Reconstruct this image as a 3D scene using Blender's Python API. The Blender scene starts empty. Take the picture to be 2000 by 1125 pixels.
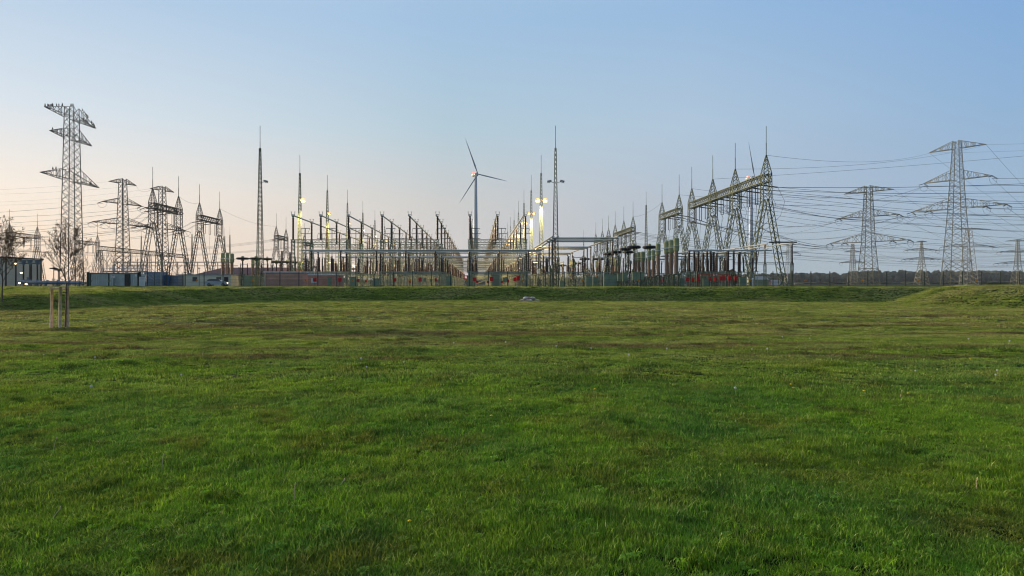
import bpy, math, random
import numpy as np
from mathutils import Vector
C = bpy.context.scene
R = math.radians
rnd = random.Random(7)
PI = math.pi

# ---------------------------------------------------------------- camera, world, sun, exposure
F = 1333.333            # focal length in photo pixels (24 mm lens, 36 mm sensor, 2000 px wide)
VX, HY, CZ = 932.0, 556.0, 1.8   # where the yard's rows run to, the horizon, the eye height
cam = bpy.data.cameras.new('camera')
cam.lens = 24; cam.sensor_width = 36
cam.shift_x = (1000 - VX) / 2000; cam.shift_y = -(562.5 - HY) / 2000
cam.clip_start = 0.1; cam.clip_end = 9000
co = bpy.data.objects.new('camera', cam); C.collection.objects.link(co)
co.location = (0, 0, CZ); co.rotation_euler = (R(90), 0, 0)
C.camera = co

SUN_AZ, SUN_EL = -52.0, 7.5      # degrees left of the view axis, above the horizon
w = bpy.data.worlds.new('World'); C.world = w; w.use_nodes = True
nt = w.node_tree; nt.nodes.clear(); NN = nt.nodes.new; LK = nt.links.new
wo = NN('ShaderNodeOutputWorld'); bg = NN('ShaderNodeBackground')
sky = NN('ShaderNodeTexSky'); sky.sky_type = 'NISHITA'; sky.sun_disc = False
sky.sun_elevation = R(SUN_EL); sky.sun_rotation = R(SUN_AZ)
sky.air_density = 1.0; sky.dust_density = 0.6; sky.ozone_density = 2.0; sky.altitude = 50

def lin(r, g, b, k=1.0):
    f = lambda c: (c / 255 / 12.92 if c <= 10 else ((c / 255 + .055) / 1.055) ** 2.4) * k
    return (f(r), f(g), f(b), 1)

def wmath(op, a, b=None):
    n = NN('ShaderNodeMath'); n.operation = op
    for k, v in enumerate((a, b)):
        if v is None: continue
        if isinstance(v, (int, float)): n.inputs[k].default_value = v
        else: LK(v, n.inputs[k])
    return n.outputs[0]

# dusk sky: peach low in the west, grey-mauve in the middle, blue to the east; colour by true direction
tc = NN('ShaderNodeTexCoord'); sx = NN('ShaderNodeSeparateXYZ'); LK(tc.outputs['Generated'], sx.inputs[0])
def ramp(stops, src):
    r = NN('ShaderNodeValToRGB'); r.color_ramp.interpolation = 'LINEAR'
    e = r.color_ramp.elements
    while len(e) < len(stops): e.new(.5)
    for k, (p, c) in enumerate(stops): e[k].position = p; e[k].color = c
    LK(src, r.inputs[0]); return r.outputs[0]
ez = wmath('MAXIMUM', sx.outputs[2], 0.0)
ZEN = lin(186, 200, 214)
EL = (0, .06, .12, .22, .36)
COLS = [[(165, 180, 191), (160, 181, 199), (156, 182, 208), (143, 178, 214), (127, 170, 218)],      # 90 degrees from the sun
        [(168, 184, 195), (172, 186, 198), (178, 191, 206), (174, 197, 218), (152, 186, 221)],
        [(212, 202, 200), (208, 204, 203), (203, 203, 202), (179, 202, 215), (161, 193, 224)],
        [(251, 220, 192), (251, 230, 207), (248, 236, 223), (216, 226, 235), (180, 205, 230)]]      # towards the sun
RMP = [ramp([(e, lin(*c)) for e, c in zip(EL, r_)] + [(.62, lin(*[int(q * .6 + z_ * .4) for q, z_ in zip(r_[-1], (186, 200, 214))])), (1, ZEN)], ez) for r_ in COLS]
hl = wmath('SQRT', wmath('ADD', wmath('MULTIPLY', sx.outputs[0], sx.outputs[0]), wmath('MULTIPLY', sx.outputs[1], sx.outputs[1])))
hl = wmath('MAXIMUM', hl, 1e-4)
dt = wmath('ADD', wmath('MULTIPLY', sx.outputs[0], math.sin(R(SUN_AZ))), wmath('MULTIPLY', sx.outputs[1], math.cos(R(SUN_AZ))))
ca = wmath('DIVIDE', dt, hl)
def maprange(v, a, b):
    n = NN('ShaderNodeMapRange'); LK(v, n.inputs[0]); n.inputs[1].default_value = a; n.inputs[2].default_value = b
    return n.outputs[0]
def mixc(f, a, b, mode='MIX'):
    n = NN('ShaderNodeMix'); n.data_type = 'RGBA'; n.blend_type = mode
    if isinstance(f, float): n.inputs[0].default_value = f
    else: LK(f, n.inputs[0])
    LK(a, n.inputs[6]); LK(b, n.inputs[7]); return n.outputs[2]
g = mixc(maprange(ca, 0.0, .35), RMP[0], RMP[1])
g = mixc(maprange(ca, .35, .65), g, RMP[2])
g = mixc(maprange(ca, .65, .96), g, RMP[3])
back = NN('ShaderNodeRGB'); back.outputs[0].default_value = lin(94, 117, 152)
g = mixc(maprange(ca, -.05, -.6), g, back.outputs[0])
# afterglow where the sun has just gone, left of the frame
glow = NN('ShaderNodeRGB'); glow.outputs[0].default_value = (5.0, 3.3, 1.7, 1)
g = mixc(wmath('MULTIPLY', maprange(ca, .962, 1.0), maprange(ez, .42, .0)), g, glow.outputs[0])
g = mixc(.003, g, sky.outputs[0], 'ADD')
LK(g, bg.inputs[0]); bg.inputs[1].default_value = 1.0
LK(bg.outputs[0], wo.inputs[0])

sd = bpy.data.lights.new('sun', 'SUN'); sd.energy = 5.0; sd.angle = R(3); sd.color = (1, .78, .50)
so = bpy.data.objects.new('sun', sd); C.collection.objects.link(so)
az, el = R(SUN_AZ), R(SUN_EL)
sv = Vector((math.sin(az) * math.cos(el), math.cos(az) * math.cos(el), math.sin(el)))
so.rotation_euler = sv.to_track_quat('Z', 'Y').to_euler()
C.view_settings.view_transform = 'Standard'; C.view_settings.look = 'None'
C.view_settings.exposure = 0.0; C.view_settings.gamma = 1
C.cycles.use_denoising = True; C.cycles.filter_width = 1.1
C.cycles.max_bounces = 6; C.cycles.diffuse_bounces = 2; C.cycles.glossy_bounces = 2
C.cycles.transmission_bounces = 3; C.cycles.transparent_max_bounces = 6; C.cycles.volume_bounces = 0
C.cycles.sample_clamp_indirect = 4

# ---------------------------------------------------------------- helpers
def P(px, py, Y):
    """world point seen at photo pixel (px, py) when it stands Y metres out"""
    return Vector(((px - VX) * Y / F, Y, CZ - (py - HY) * Y / F))

def tag(o, label=None, cat=None, group=None, kind=None):
    if label: o['label'] = label
    if cat: o['category'] = cat
    if group: o['group'] = group
    if kind: o['kind'] = kind
    return o

def empty(name, loc, rz=0):
    o = bpy.data.objects.new(name, None); C.collection.objects.link(o)
    o.location = loc; o.rotation_euler = (0, 0, rz); o.empty_display_size = .5
    return o

def thing(name, label, cat, loc=(0, 0, 0), rz=0, group=None):
    return tag(empty(name, loc, rz), label, cat, group)

def ch(o):
    return KIDS.get(o.name, [])
KIDS = {}
def setparent(c, p):
    c.parent = p; KIDS.setdefault(p.name, []).append(c)

def copy_tree(o, parent=None):
    c = o.copy(); C.collection.objects.link(c); c.parent = None
    if parent: setparent(c, parent)
    for k in list(ch(o)): copy_tree(k, c)
    return c

class MB:
    def __init__(s): s.v = []; s.f = []
    def bar(s, a, b, r, n=4, r2=None, cap=False):
        a = Vector(a); b = Vector(b); d = b - a
        if d.length < 1e-6: return s
        d.normalize(); up = Vector((0, 0, 1)) if abs(d.z) < .95 else Vector((1, 0, 0))
        u = d.cross(up).normalized(); w_ = d.cross(u)
        r2 = r if r2 is None else r2; k = len(s.v); o_ = PI / 4 if n == 4 else 0
        for p, q in ((a, r), (b, r2)):
            for i in range(n):
                t = 2 * PI * i / n + o_
                s.v.append(tuple(p + (u * math.cos(t) + w_ * math.sin(t)) * q))
        for i in range(n):
            j = (i + 1) % n; s.f.append((k + i, k + j, k + n + j, k + n + i))
        if cap: s.f.append(tuple(range(k + n - 1, k - 1, -1))); s.f.append(tuple(range(k + n, k + 2 * n)))
        return s
    def tube(s, pts, r, n=5):
        pts = [Vector(p) for p in pts]; k = len(s.v)
        for i, p in enumerate(pts):
            d = (pts[min(i + 1, len(pts) - 1)] - pts[max(i - 1, 0)]).normalized()
            up = Vector((0, 0, 1)) if abs(d.z) < .95 else Vector((1, 0, 0))
            u = d.cross(up).normalized(); w_ = d.cross(u); rr = r[i] if isinstance(r, (list, tuple)) else r
            for j in range(n):
                t = 2 * PI * j / n; s.v.append(tuple(p + (u * math.cos(t) + w_ * math.sin(t)) * rr))
        for i in range(len(pts) - 1):
            for j in range(n):
                q = (j + 1) % n; a = k + i * n
                s.f.append((a + j, a + q, a + n + q, a + n + j))
        s.f.append(tuple(range(k, k + n))); s.f.append(tuple(range(k + (len(pts) - 1) * n + n - 1, k + (len(pts) - 1) * n - 1, -1)))
        return s
    def box(s, c, d, rz=0):
        k = len(s.v); x, y, z = d[0] / 2, d[1] / 2, d[2] / 2; cs, sn = math.cos(rz), math.sin(rz)
        for sz in (-z, z):
            for px, py in ((-x, -y), (x, -y), (x, y), (-x, y)):
                s.v.append((c[0] + px * cs - py * sn, c[1] + px * sn + py * cs, c[2] + sz))
        for q in ((3, 2, 1, 0), (4, 5, 6, 7), (0, 1, 5, 4), (1, 2, 6, 5), (2, 3, 7, 6), (3, 0, 4, 7)):
            s.f.append(tuple(k + i for i in q))
        return s
    def lathe(s, prof, n=8, c=(0, 0, 0)):
        k = len(s.v)
        for r, z in prof:
            for j in range(n):
                t = 2 * PI * j / n; s.v.append((c[0] + r * math.cos(t), c[1] + r * math.sin(t), c[2] + z))
        for i in range(len(prof) - 1):
            for j in range(n):
                q = (j + 1) % n; a = k + i * n
                s.f.append((a + j, a + q, a + n + q, a + n + j))
        s.f.append(tuple(range(k + n - 1, k - 1, -1))); e = k + (len(prof) - 1) * n
        s.f.append(tuple(range(e, e + n))); return s
    def ring(s, c, R1, r, n=20, m=6, axis='z', a0=0, a1=2 * PI, tilt=0):
        pts = []
        full = abs(a1 - a0 - 2 * PI) < 1e-6
        for i in range(n + 1):
            t = a0 + (a1 - a0) * i / n
            if axis == 'z': pts.append(Vector((c[0] + R1 * math.cos(t), c[1] + R1 * math.sin(t), c[2])))
            elif axis == 'y': pts.append(Vector((c[0] + R1 * math.cos(t), c[1], c[2] + R1 * math.sin(t))))
            else: pts.append(Vector((c[0], c[1] + R1 * math.cos(t), c[2] + R1 * math.sin(t))))
        return s.tube(pts, r, m)
    def truss(s, a, b, w1, w2, n, rc, rb, xdir=None, x=True, h1=None, h2=None):
        """four-chord lattice column from a to b, square section w1 -> w2, n panels"""
        a = Vector(a); b = Vector(b); d = (b - a).normalized()
        if xdir is None: xdir = Vector((1, 0, 0)) if abs(d.x) < .9 else Vector((0, 1, 0))
        u = (Vector(xdir) - d * d.dot(Vector(xdir))).normalized(); v = d.cross(u)
        h1 = w1 if h1 is None else h1; h2 = w2 if h2 is None else h2
        def corner(t, i):
            p = a.lerp(b, t); ww = w1 + (w2 - w1) * t; hh = h1 + (h2 - h1) * t
            sx_, sy_ = ((-1, -1), (1, -1), (1, 1), (-1, 1))[i]
            return p + u * (sx_ * ww / 2) + v * (sy_ * hh / 2)
        for i in range(4): s.bar(corner(0, i), corner(1, i), rc)
        for k in range(n):
            t0, t1 = k / n, (k + 1) / n
            for i in range(4):
                j = (i + 1) % 4
                if x:
                    s.bar(corner(t0, i), corner(t1, j), rb, 3); s.bar(corner(t0, j), corner(t1, i), rb, 3)
                elif (k + i) % 2: s.bar(corner(t0, i), corner(t1, j), rb, 3)
                else: s.bar(corner(t0, j), corner(t1, i), rb, 3)
        return s
    def build(s, name, m, parent=None, smooth=False, loc=None):
        me = bpy.data.meshes.new(name); me.from_pydata(s.v, [], s.f)
        if m: me.materials.append(m)
        if smooth: me.polygons.foreach_set('use_smooth', [True] * len(me.polygons))
        me.update()
        o = bpy.data.objects.new(name, me); C.collection.objects.link(o)
        if loc: o.location = loc
        if parent: setparent(o, parent)
        return o

def mat(name, col, rough=.6, metal=0, var=.15, scale=3.0, emit=None, bump=0, spec=.4):
    m = bpy.data.materials.new(name); m.use_nodes = True; t = m.node_tree; b = t.nodes['Principled BSDF']
    b.inputs['Roughness'].default_value = rough; b.inputs['Metallic'].default_value = metal
    b.inputs['Specular IOR Level'].default_value = spec
    if emit:
        b.inputs['Emission Color'].default_value = (*emit[:3], 1); b.inputs['Emission Strength'].default_value = emit[3]
    if var:
        g_ = t.nodes.new('ShaderNodeNewGeometry'); n_ = t.nodes.new('ShaderNodeTexNoise')
        n_.inputs['Scale'].default_value = scale; n_.inputs['Detail'].default_value = 4
        t.links.new(g_.outputs['Position'], n_.inputs['Vector'])
        mr = t.nodes.new('ShaderNodeMapRange'); mr.inputs[1].default_value = .3; mr.inputs[2].default_value = .7
        mr.inputs[3].default_value = 1 - var; mr.inputs[4].default_value = 1 + var
        t.links.new(n_.outputs[0], mr.inputs[0])
        mx = t.nodes.new('ShaderNodeVectorMath'); mx.operation = 'SCALE'; mx.inputs[0].default_value = col[:3]
        t.links.new(mr.outputs[0], mx.inputs['Scale']); t.links.new(mx.outputs[0], b.inputs[0])
        if bump:
            bp = t.nodes.new('ShaderNodeBump'); bp.inputs['Strength'].default_value = bump
            t.links.new(n_.outputs[0], bp.inputs['Height']); t.links.new(bp.outputs[0], b.inputs['Normal'])
    else: b.inputs[0].default_value = (*col[:3], 1)
    return m

ORD = ['zeroth', 'first', 'second', 'third', 'fourth', 'fifth', 'sixth', 'seventh', 'eighth', 'ninth', 'tenth', 'eleventh', 'twelfth',
       'thirteenth', 'fourteenth', 'fifteenth', 'sixteenth', 'seventeenth', 'eighteenth', 'nineteenth', 'twentieth', 'twenty-first', 'twenty-second',
       'twenty-third', 'twenty-fourth', 'twenty-fifth', 'twenty-sixth', 'twenty-seventh', 'twenty-eighth', 'twenty-ninth', 'thirtieth']

# ---------------------------------------------------------------- ground
BASE = [(-90, 22), (-60, 36), (-42, 43), (-34, 47), (-30.5, 52), (-29.5, 60), (-27.5, 67), (-22, 74), (-10, 75.5), (2, 75.5), (22, 73.5), (38, 68), (52, 66), (110, 66), (300, 66)]
def sdist(x, y):
    """signed distance (numpy) behind the foot of the bank: + is behind it"""
    best = np.full(x.shape, 1e9); sgn = np.ones(x.shape)
    for (ax, ay), (bx, by) in zip(BASE[:-1], BASE[1:]):
        dx, dy = bx - ax, by - ay; L2 = dx * dx + dy * dy
        t = np.clip(((x - ax) * dx + (y - ay) * dy) / L2, 0, 1)
        d = np.hypot(x - ax - t * dx, y - ay - t * dy)
        s_ = np.sign(dx * (y - ay) - dy * (x - ax))
        m_ = d < best; sgn = np.where(m_, s_, sgn); best = np.where(m_, d, best)
    return best * sgn
def hashn(ix, iy, seed):
    h = np.sin(ix * 127.1 + iy * 311.7 + seed * 74.7) * 43758.5453
    return h - np.floor(h)
def vnoise(x, y, seed=0):
    ix, iy = np.floor(x), np.floor(y); fx, fy = x - ix, y - iy
    fx = fx * fx * (3 - 2 * fx); fy = fy * fy * (3 - 2 * fy)
    a = hashn(ix, iy, seed); b = hashn(ix + 1, iy, seed); c = hashn(ix, iy + 1, seed); d = hashn(ix + 1, iy + 1, seed)
    return (a + (b - a) * fx) * (1 - fy) + (c + (d - c) * fx) * fy
def sstep(t): t = np.clip(t, 0, 1); return t * t * (3 - 2 * t)
def gz(x, y):
    x = np.asarray(x, float); y = np.asarray(y, float)
    shelf = np.clip(.90 + (y - 52) * .6 / 30, .90, 1.45)
    shelf = np.where(x > -20, 1.45, shelf)
    d = sdist(x, y)
    t = np.clip(d / 4.4, 0, 1)
    z = shelf * (t + .12 * (sstep(t) - t))
    z = z * (1 + 0 * x)
    # grassy hump at the right
    q = ((x - 52.5) / 14.5) ** 2 + ((y - 60) / 12.5) ** 2
    hump = 1.64 * sstep((1.06 - q) / .75)
    z = np.maximum(z, hump)
    near = np.clip(1 - np.maximum(y - 85, 0) / 10, 0, 1)
    bumps = (vnoise(x * .25, y * .25, 1) - .5) * .10 + (vnoise(x * .9, y * .9, 2) - .5) * .05 + (vnoise(x * 3.1, y * 3.1, 3) - .5) * .03
    return z + bumps * near * np.where(z > .3, .8, 1)
def gzf(x, y): return float(gz(np.array([x]), np.array([y]))[0])
G = 1.45

def axis(segs):
    out = []
    for a, b, st in segs: out += list(np.arange(a, b, st))
    return np.array(out + [segs[-1][1]])
gx = axis([(-6000, -1000, 500), (-1000, -200, 100), (-200, -90, 10), (-90, -60, 2), (-60, 75, .45), (75, 110, 2), (110, 200, 10), (200, 1000, 100), (1000, 6000, 500)])
gy = axis([(-60, 0, 6), (0, 12, .3), (12, 92, .45), (92, 110, 3), (110, 300, 20), (300, 1000, 100), (1000, 8000, 500)])
X_, Y_ = np.meshgrid(gx, gy)
Z_ = gz(X_, Y_)
co_ = np.stack([X_.ravel(), Y_.ravel(), Z_.ravel()], 1)
ny, nx = X_.shape
idx = np.arange(ny * nx).reshape(ny, nx)
fc = np.stack([idx[:-1, :-1].ravel(), idx[:-1, 1:].ravel(), idx[1:, 1:].ravel(), idx[1:, :-1].ravel()], 1)

def turf_nodes(t, leaf=False):
    """patchy turf colour from the true position on the field"""
    g_ = t.nodes.new('ShaderNodeNewGeometry'); pos = g_.outputs['Position']
    def noise(scale, detail=5, off=0, sc=(1, 1, 1)):
        mp = t.nodes.new('ShaderNodeMapping'); mp.inputs['Scale'].default_value = sc; mp.inputs['Location'].default_value = (off, off * .7, 0)
        t.links.new(pos, mp.inputs[0])
        n = t.nodes.new('ShaderNodeTexNoise'); n.inputs['Scale'].default_value = scale; n.inputs['Detail'].default_value = detail
        n.inputs['Roughness'].default_value = .62
        t.links.new(mp.outputs[0], n.inputs['Vector']); return n.outputs[0]
    def mr(v, a, b, c=0, d=1):
        n = t.nodes.new('ShaderNodeMapRange'); t.links.new(v, n.inputs[0])
        for i, q in enumerate((a, b, c, d)): n.inputs[i + 1].default_value = q
        return n.outputs[0]
    def mth(op, a, b):
        n = t.nodes.new('ShaderNodeMath'); n.operation = op
        for i, q in enumerate((a, b)):
            if isinstance(q, (int, float)): n.inputs[i].default_value = q
            else: t.links.new(q, n.inputs[i])
        return n.outputs[0]
    def mix(f, a, b):
        n = t.nodes.new('ShaderNodeMix'); n.data_type = 'RGBA'
        if isinstance(f, (int, float)): n.inputs[0].default_value = f
        else: t.links.new(f, n.inputs[0])
        for k, q in ((6, a), (7, b)):
            if isinstance(q, tuple): n.inputs[k].default_value = (*q, 1)
            else: t.links.new(q, n.inputs[k])
        return n.outputs[2]
    sp = t.nodes.new('ShaderNodeSeparateXYZ'); t.links.new(pos, sp.inputs[0])
    yy = sp.outputs[1]
    far = mr(mth('ADD', yy, mth('MULTIPLY', noise(.12, 3, 5), 14.0)), 15, 33)      # beyond ~12 m the sward is drier and shorter
    fresh, cool, olive, dry, brown = (.195, .350, .018), (.105, .250, .030), (.285, .345, .055), (.365, .355, .115), (.170, .110, .055)
    c = mix(mr(noise(.35, 4, 1), .38, .64), fresh, cool)
    c = mix(mth('MULTIPLY', mr(noise(.25, 4, 51), .50, .70), .7), c, (.235, .330, .020))
    c = mix(mr(noise(.9, 4, 9), .52, .68), c, (.175, .225, .022))
    o_ = mix(mr(noise(.5, 5, 3, (1, 2.2, 1)), .42, .60), olive, (.125, .190, .030))
    o_ = mix(mr(noise(.22, 5, 13, (.6, 2.4, 1)), .46, .60), o_, dry)
    c = mix(mth('MULTIPLY', far, .88), c, o_)
    # brown worn patches, long across the view
    pb = mr(noise(.16, 6, 21, (.55, 2.6, 1)), .51, .58)
    band = mth('MULTIPLY', mr(yy, 12, 17), mr(yy, 62, 40))
    pb = mth('MULTIPLY', pb, mth('MULTIPLY', band, mr(noise(2.2, 4, 2), .30, .52)))
    c = mix(mth('MULTIPLY', pb, .8), c, brown)
    nb = mth('MULTIPLY', mr(noise(.8, 5, 33), .58, .66), mr(yy, 18, 8))
    c = mix(mth('MULTIPLY', nb, .22), c, brown)
    return c, noise, mr, mth, mix

gm = bpy.data.materials.new('turf_soil'); gm.use_nodes = True; t = gm.node_tree; b = t.nodes['Principled BSDF']
b.inputs['Roughness'].default_value = 1; b.inputs['Specular IOR Level'].default_value = .05
c, noise, mr, mth, mix = turf_nodes(t)
c = mix(mr(noise(5, 7, 4, (1, 1, 1)), .42, .54), c, (.018, .030, .007))
sp = t.nodes.new('ShaderNodeSeparateXYZ'); gg = t.nodes.new('ShaderNodeNewGeometry'); t.links.new(gg.outputs['Position'], sp.inputs[0])
yard = mr(sp.outputs[1], 90, 92)
c = mix(mth('MULTIPLY', yard, .8), c, (.085, .11, .05))
t.links.new(c, b.inputs[0])
bp = t.nodes.new('ShaderNodeBump'); bp.inputs['Strength'].default_value = .8; bp.inputs['Distance'].default_value = .06
t.links.new(noise(14, 6, 8), bp.inputs['Height']); t.links.new(bp.outputs[0], b.inputs['Normal'])
me = bpy.data.meshes.new('ground'); me.from_pydata(co_.tolist(), [], fc.tolist()); me.materials.append(gm)
me.polygons.foreach_set('use_smooth', [True] * len(me.polygons))
ground = bpy.data.objects.new('ground', me); C.collection.objects.link(ground); ground['kind'] = 'structure'

# ---------------------------------------------------------------- grass
def leaf_material(name, tr=.35):
    m = bpy.data.materials.new(name); m.use_nodes = True; t = m.node_tree; t.nodes.clear()
    out = t.nodes.new('ShaderNodeOutputMaterial'); df = t.nodes.new('ShaderNodeBsdfDiffuse'); tl = t.nodes.new('ShaderNodeBsdfTranslucent')
    gl = t.nodes.new('ShaderNodeBsdfGlossy'); gl.inputs['Roughness'].default_value = .45; gl.inputs['Color'].default_value = (.5, .5, .5, 1)
    mx = t.nodes.new('ShaderNodeMixShader'); mx.inputs[0].default_value = tr; m2 = t.nodes.new('ShaderNodeMixShader'); m2.inputs[0].default_value = .035
    c, noise, mr, mth, mix = turf_nodes(t)
    at = t.nodes.new('ShaderNodeAttribute'); at.attribute_name = 'shade'
    oi = t.nodes.new('ShaderNodeObjectInfo')
    c = mix(mth('MULTIPLY', mr(at.outputs['Fac'], .80, .97), .6), c, (.22, .19, .085))     # some straw-coloured blades
    sc = t.nodes.new('ShaderNodeVectorMath'); sc.operation = 'SCALE'; t.links.new(c, sc.inputs[0])
    t.links.new(mth('ADD', mth('MULTIPLY', at.outputs['Fac'], 1.15), mth('ADD', mth('MULTIPLY', oi.outputs['Random'], .75), .25)), sc.inputs['Scale'])
    for n in (df, tl): t.links.new(sc.outputs[0], n.inputs['Color'])
    t.links.new(df.outputs[0], mx.inputs[1]); t.links.new(tl.outputs[0], mx.inputs[2])
    t.links.new(mx.outputs[0], m2.inputs[1]); t.links.new(gl.outputs[0], m2.inputs[2]); t.links.new(m2.outputs[0], out.inputs[0])
    return m
blade_mat = leaf_material('grass_blade')

def clump(name, n, rad, h0, h1, wd, seed, bend=.5, segs=2):
    r = random.Random(seed); v, f, sh = [], [], []
    for _ in range(n):
        a = r.uniform(0, 2 * PI); q = rad * math.sqrt(r.random()); x, y = q * math.cos(a), q * math.sin(a)
        h = r.uniform(h0, h1) * (1 - .3 * (q / rad)); th = r.uniform(0, 2 * PI); lean = r.uniform(.1, bend) * h
        dx, dy = math.cos(th), math.sin(th); wx, wy = -dy * wd / 2, dx * wd / 2
        tw = r.uniform(-1, 1); wx, wy = wx * math.cos(tw) - wy * math.sin(tw), wx * math.sin(tw) + wy * math.cos(tw)
        k = len(v); s_ = r.random()
        for i in range(segs):
            u = i / segs; o = lean * u * u
            ww = 1 - .35 * u
            v += [(x + dx * o - wx * ww, y + dy * o - wy * ww, h * u - .006), (x + dx * o + wx * ww, y + dy * o + wy * ww, h * u - .006)]
        v.append((x + dx * lean, y + dy * lean, h * (1 - .25 * lean / h)))
        for i in range(segs - 1): f.append((k + 2 * i, k + 2 * i + 1, k + 2 * i + 3, k + 2 * i + 2))
        f.append((k + 2 * segs - 2, k + 2 * segs - 1, k + 2 * segs)); sh += [s_] * (2 * segs + 1)
    me = bpy.data.meshes.new(name); me.from_pydata(v, [], f); me.materials.append(blade_mat)
    at = me.attributes.new('shade', 'FLOAT', 'POINT'); at.data.foreach_set('value', sh)
    return bpy.data.objects.new(name, me)      # source shapes for the scatter, not linked to the scene

def rosette(seed):
    r = random.Random(seed); v, f, sh = [], [], []
    for i in range(9):
        a = i * .7 + r.uniform(-.3, .3); L = r.uniform(.03, .055); w_ = L * .3; dx, dy = math.cos(a), math.sin(a); k = len(v); s_ = r.uniform(.3, .6)
        for (t, ww, z) in ((.05, .25, .01), (.4, .8, .035), (.75, 1, .04), (1, .05, .02)):
            v += [(dx * L * t - dy * w_ * ww / 2, dy * L * t + dx * w_ * ww / 2, z), (dx * L * t + dy * w_ * ww / 2, dy * L * t - dx * w_ * ww / 2, z + .004)]
        for q in range(3): f.append((k + 2 * q, k + 2 * q + 1, k + 2 * q + 3, k + 2 * q + 2))
        sh += [s_] * 8
    me = bpy.data.meshes.new('weed_rosette'); me.from_pydata(v, [], f); me.materials.append(blade_mat)
    at = me.attributes.new('shade', 'FLOAT', 'POINT'); at.data.foreach_set('value', sh)
    return bpy.data.objects.new('weed_rosette', me)
NEAR = [rosette(61), clump('grass_clump', 120, .12, .02, .05, .0045, 72, 1.3, 3), clump('grass_clump', 150, .13, .03, .085, .0040, 71, .8)] + [clump('grass_clump', 130, .13, .028, .070, .0042, 10 + i) for i in range(4)] + [clump('grass_clump', 40, .10, .05, .11, .0055, 20 + i, .9, 3) for i in range(2)]
MIDC = [clump('grass_clump', 90, .24, .03, .075, .011, 30 + i) for i in range(4)]
FARC = [clump('grass_clump', 90, .55, .03, .10, .030, 40 + i) for i in range(4)]

def tussock(n, rad, h0, h1, wd, seed):
    o = clump('grass_tussock', n, rad, h0, h1, wd, seed, 1.0, 3)
    a = o.data.attributes['shade'].data
    for q in a: q.value *= .35
    return o
TUSS = [tussock(120, .10, .06, .13, .006, 90 + i) for i in range(3)]
TUSF = [tussock(110, .22, .08, .17, .016, 95 + i) for i in range(3)]
gxs = axis([(-60, 75, .45)]); gys = axis([(2.6, 20, .45), (20, 92, .45)])
A_, B_ = np.meshgrid(gxs, gys); Zg = gz(A_, B_)
vis = (A_ > -(B_ * .72 + 1.5)) & (A_ < B_ * .83 + 1.5)
bank = (sdist(A_, B_) > -2) | ((((A_ - 52.5) / 14.5) ** 2 + ((B_ - 60) / 12.5) ** 2) < 1.2)
near = 200 * np.clip((13 - B_) / 5, 0, 1) * vis
pat = .40 + 1.1 * vnoise(A_ * .6, B_ * .6, 8) * (.6 + .8 * vnoise(A_ * 1.9, B_ * 1.9, 18))
near = near * pat
clus = np.clip((vnoise(A_ * .45, B_ * .45, 41) - .45) * 4, 0, 1) * np.clip((vnoise(A_ * 1.7, B_ * 1.7, 42) - .3) * 2.2, 0, 1)
tnear = 7.0 * clus * np.clip((16 - B_) / 4, 0, 1) * vis
tfar = (1.9 * clus + .10 + .8 * bank * clus) * np.clip((B_ - 12) / 4, 0, 1) * np.clip((88 - B_) / 3, 0, 1) * vis
midd = 26 * np.clip((B_ - 8) / 5, 0, 1) * np.clip((34 - B_) / 12, 0, 1) * vis * pat
fard = (3.0 + 3.0 * bank) * np.clip((B_ - 24) / 10, 0, 1) * np.clip((91 - B_) / 3, 0, 1) * vis * pat
tall = np.clip(.65 + .9 * (vnoise(A_ * .8, B_ * .8, 5) - .2) + .35 * (vnoise(A_ * 2.7, B_ * 2.7, 6) - .5), .5, 1.6)
tall = tall * np.where(B_ > 14, .75, .88) * np.where(bank, 1.2 + 1.2 * vnoise(A_ * 1.3, B_ * 1.3, 9) * (vnoise(A_ * .3, B_ * .3, 19) > .45), 1)
me = bpy.data.meshes.new('grass')
n2y, n2x = A_.shape; idx = np.arange(n2y * n2x).reshape(n2y, n2x)
fc = np.stack([idx[:-1, :-1].ravel(), idx[:-1, 1:].ravel(), idx[1:, 1:].ravel(), idx[1:, :-1].ravel()], 1)
keep = vis.ravel()[fc].any(1); fc = fc[keep]
used, inv = np.unique(fc, return_inverse=True); fc = inv.reshape(fc.shape)
pts = np.stack([A_.ravel(), B_.ravel(), Zg.ravel() + .002], 1)[used]
me.from_pydata(pts.tolist(), [], fc.tolist())
for nm, arr in (('near_density', near), ('mid_density', midd), ('far_density', fard), ('tuft_density', tnear), ('far_tuft_density', tfar), ('tall', tall)):
    at = me.attributes.new(nm, 'FLOAT', 'POINT'); at.data.foreach_set('value', arr.ravel()[used].astype(np.float32))
grass = bpy.data.objects.new('grass', me); C.collection.objects.link(grass); grass['kind'] = 'stuff'
ng = bpy.data.node_groups.new('scatter_grass', 'GeometryNodeTree')
ng.interface.new_socket('Geometry', in_out='INPUT', socket_type='NodeSocketGeometry')
ng.interface.new_socket('Geometry', in_out='OUTPUT', socket_type='NodeSocketGeometry')
gn = ng.nodes.new; gi = gn('NodeGroupInput'); go = gn('NodeGroupOutput'); jn = gn('GeometryNodeJoinGeometry')
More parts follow.
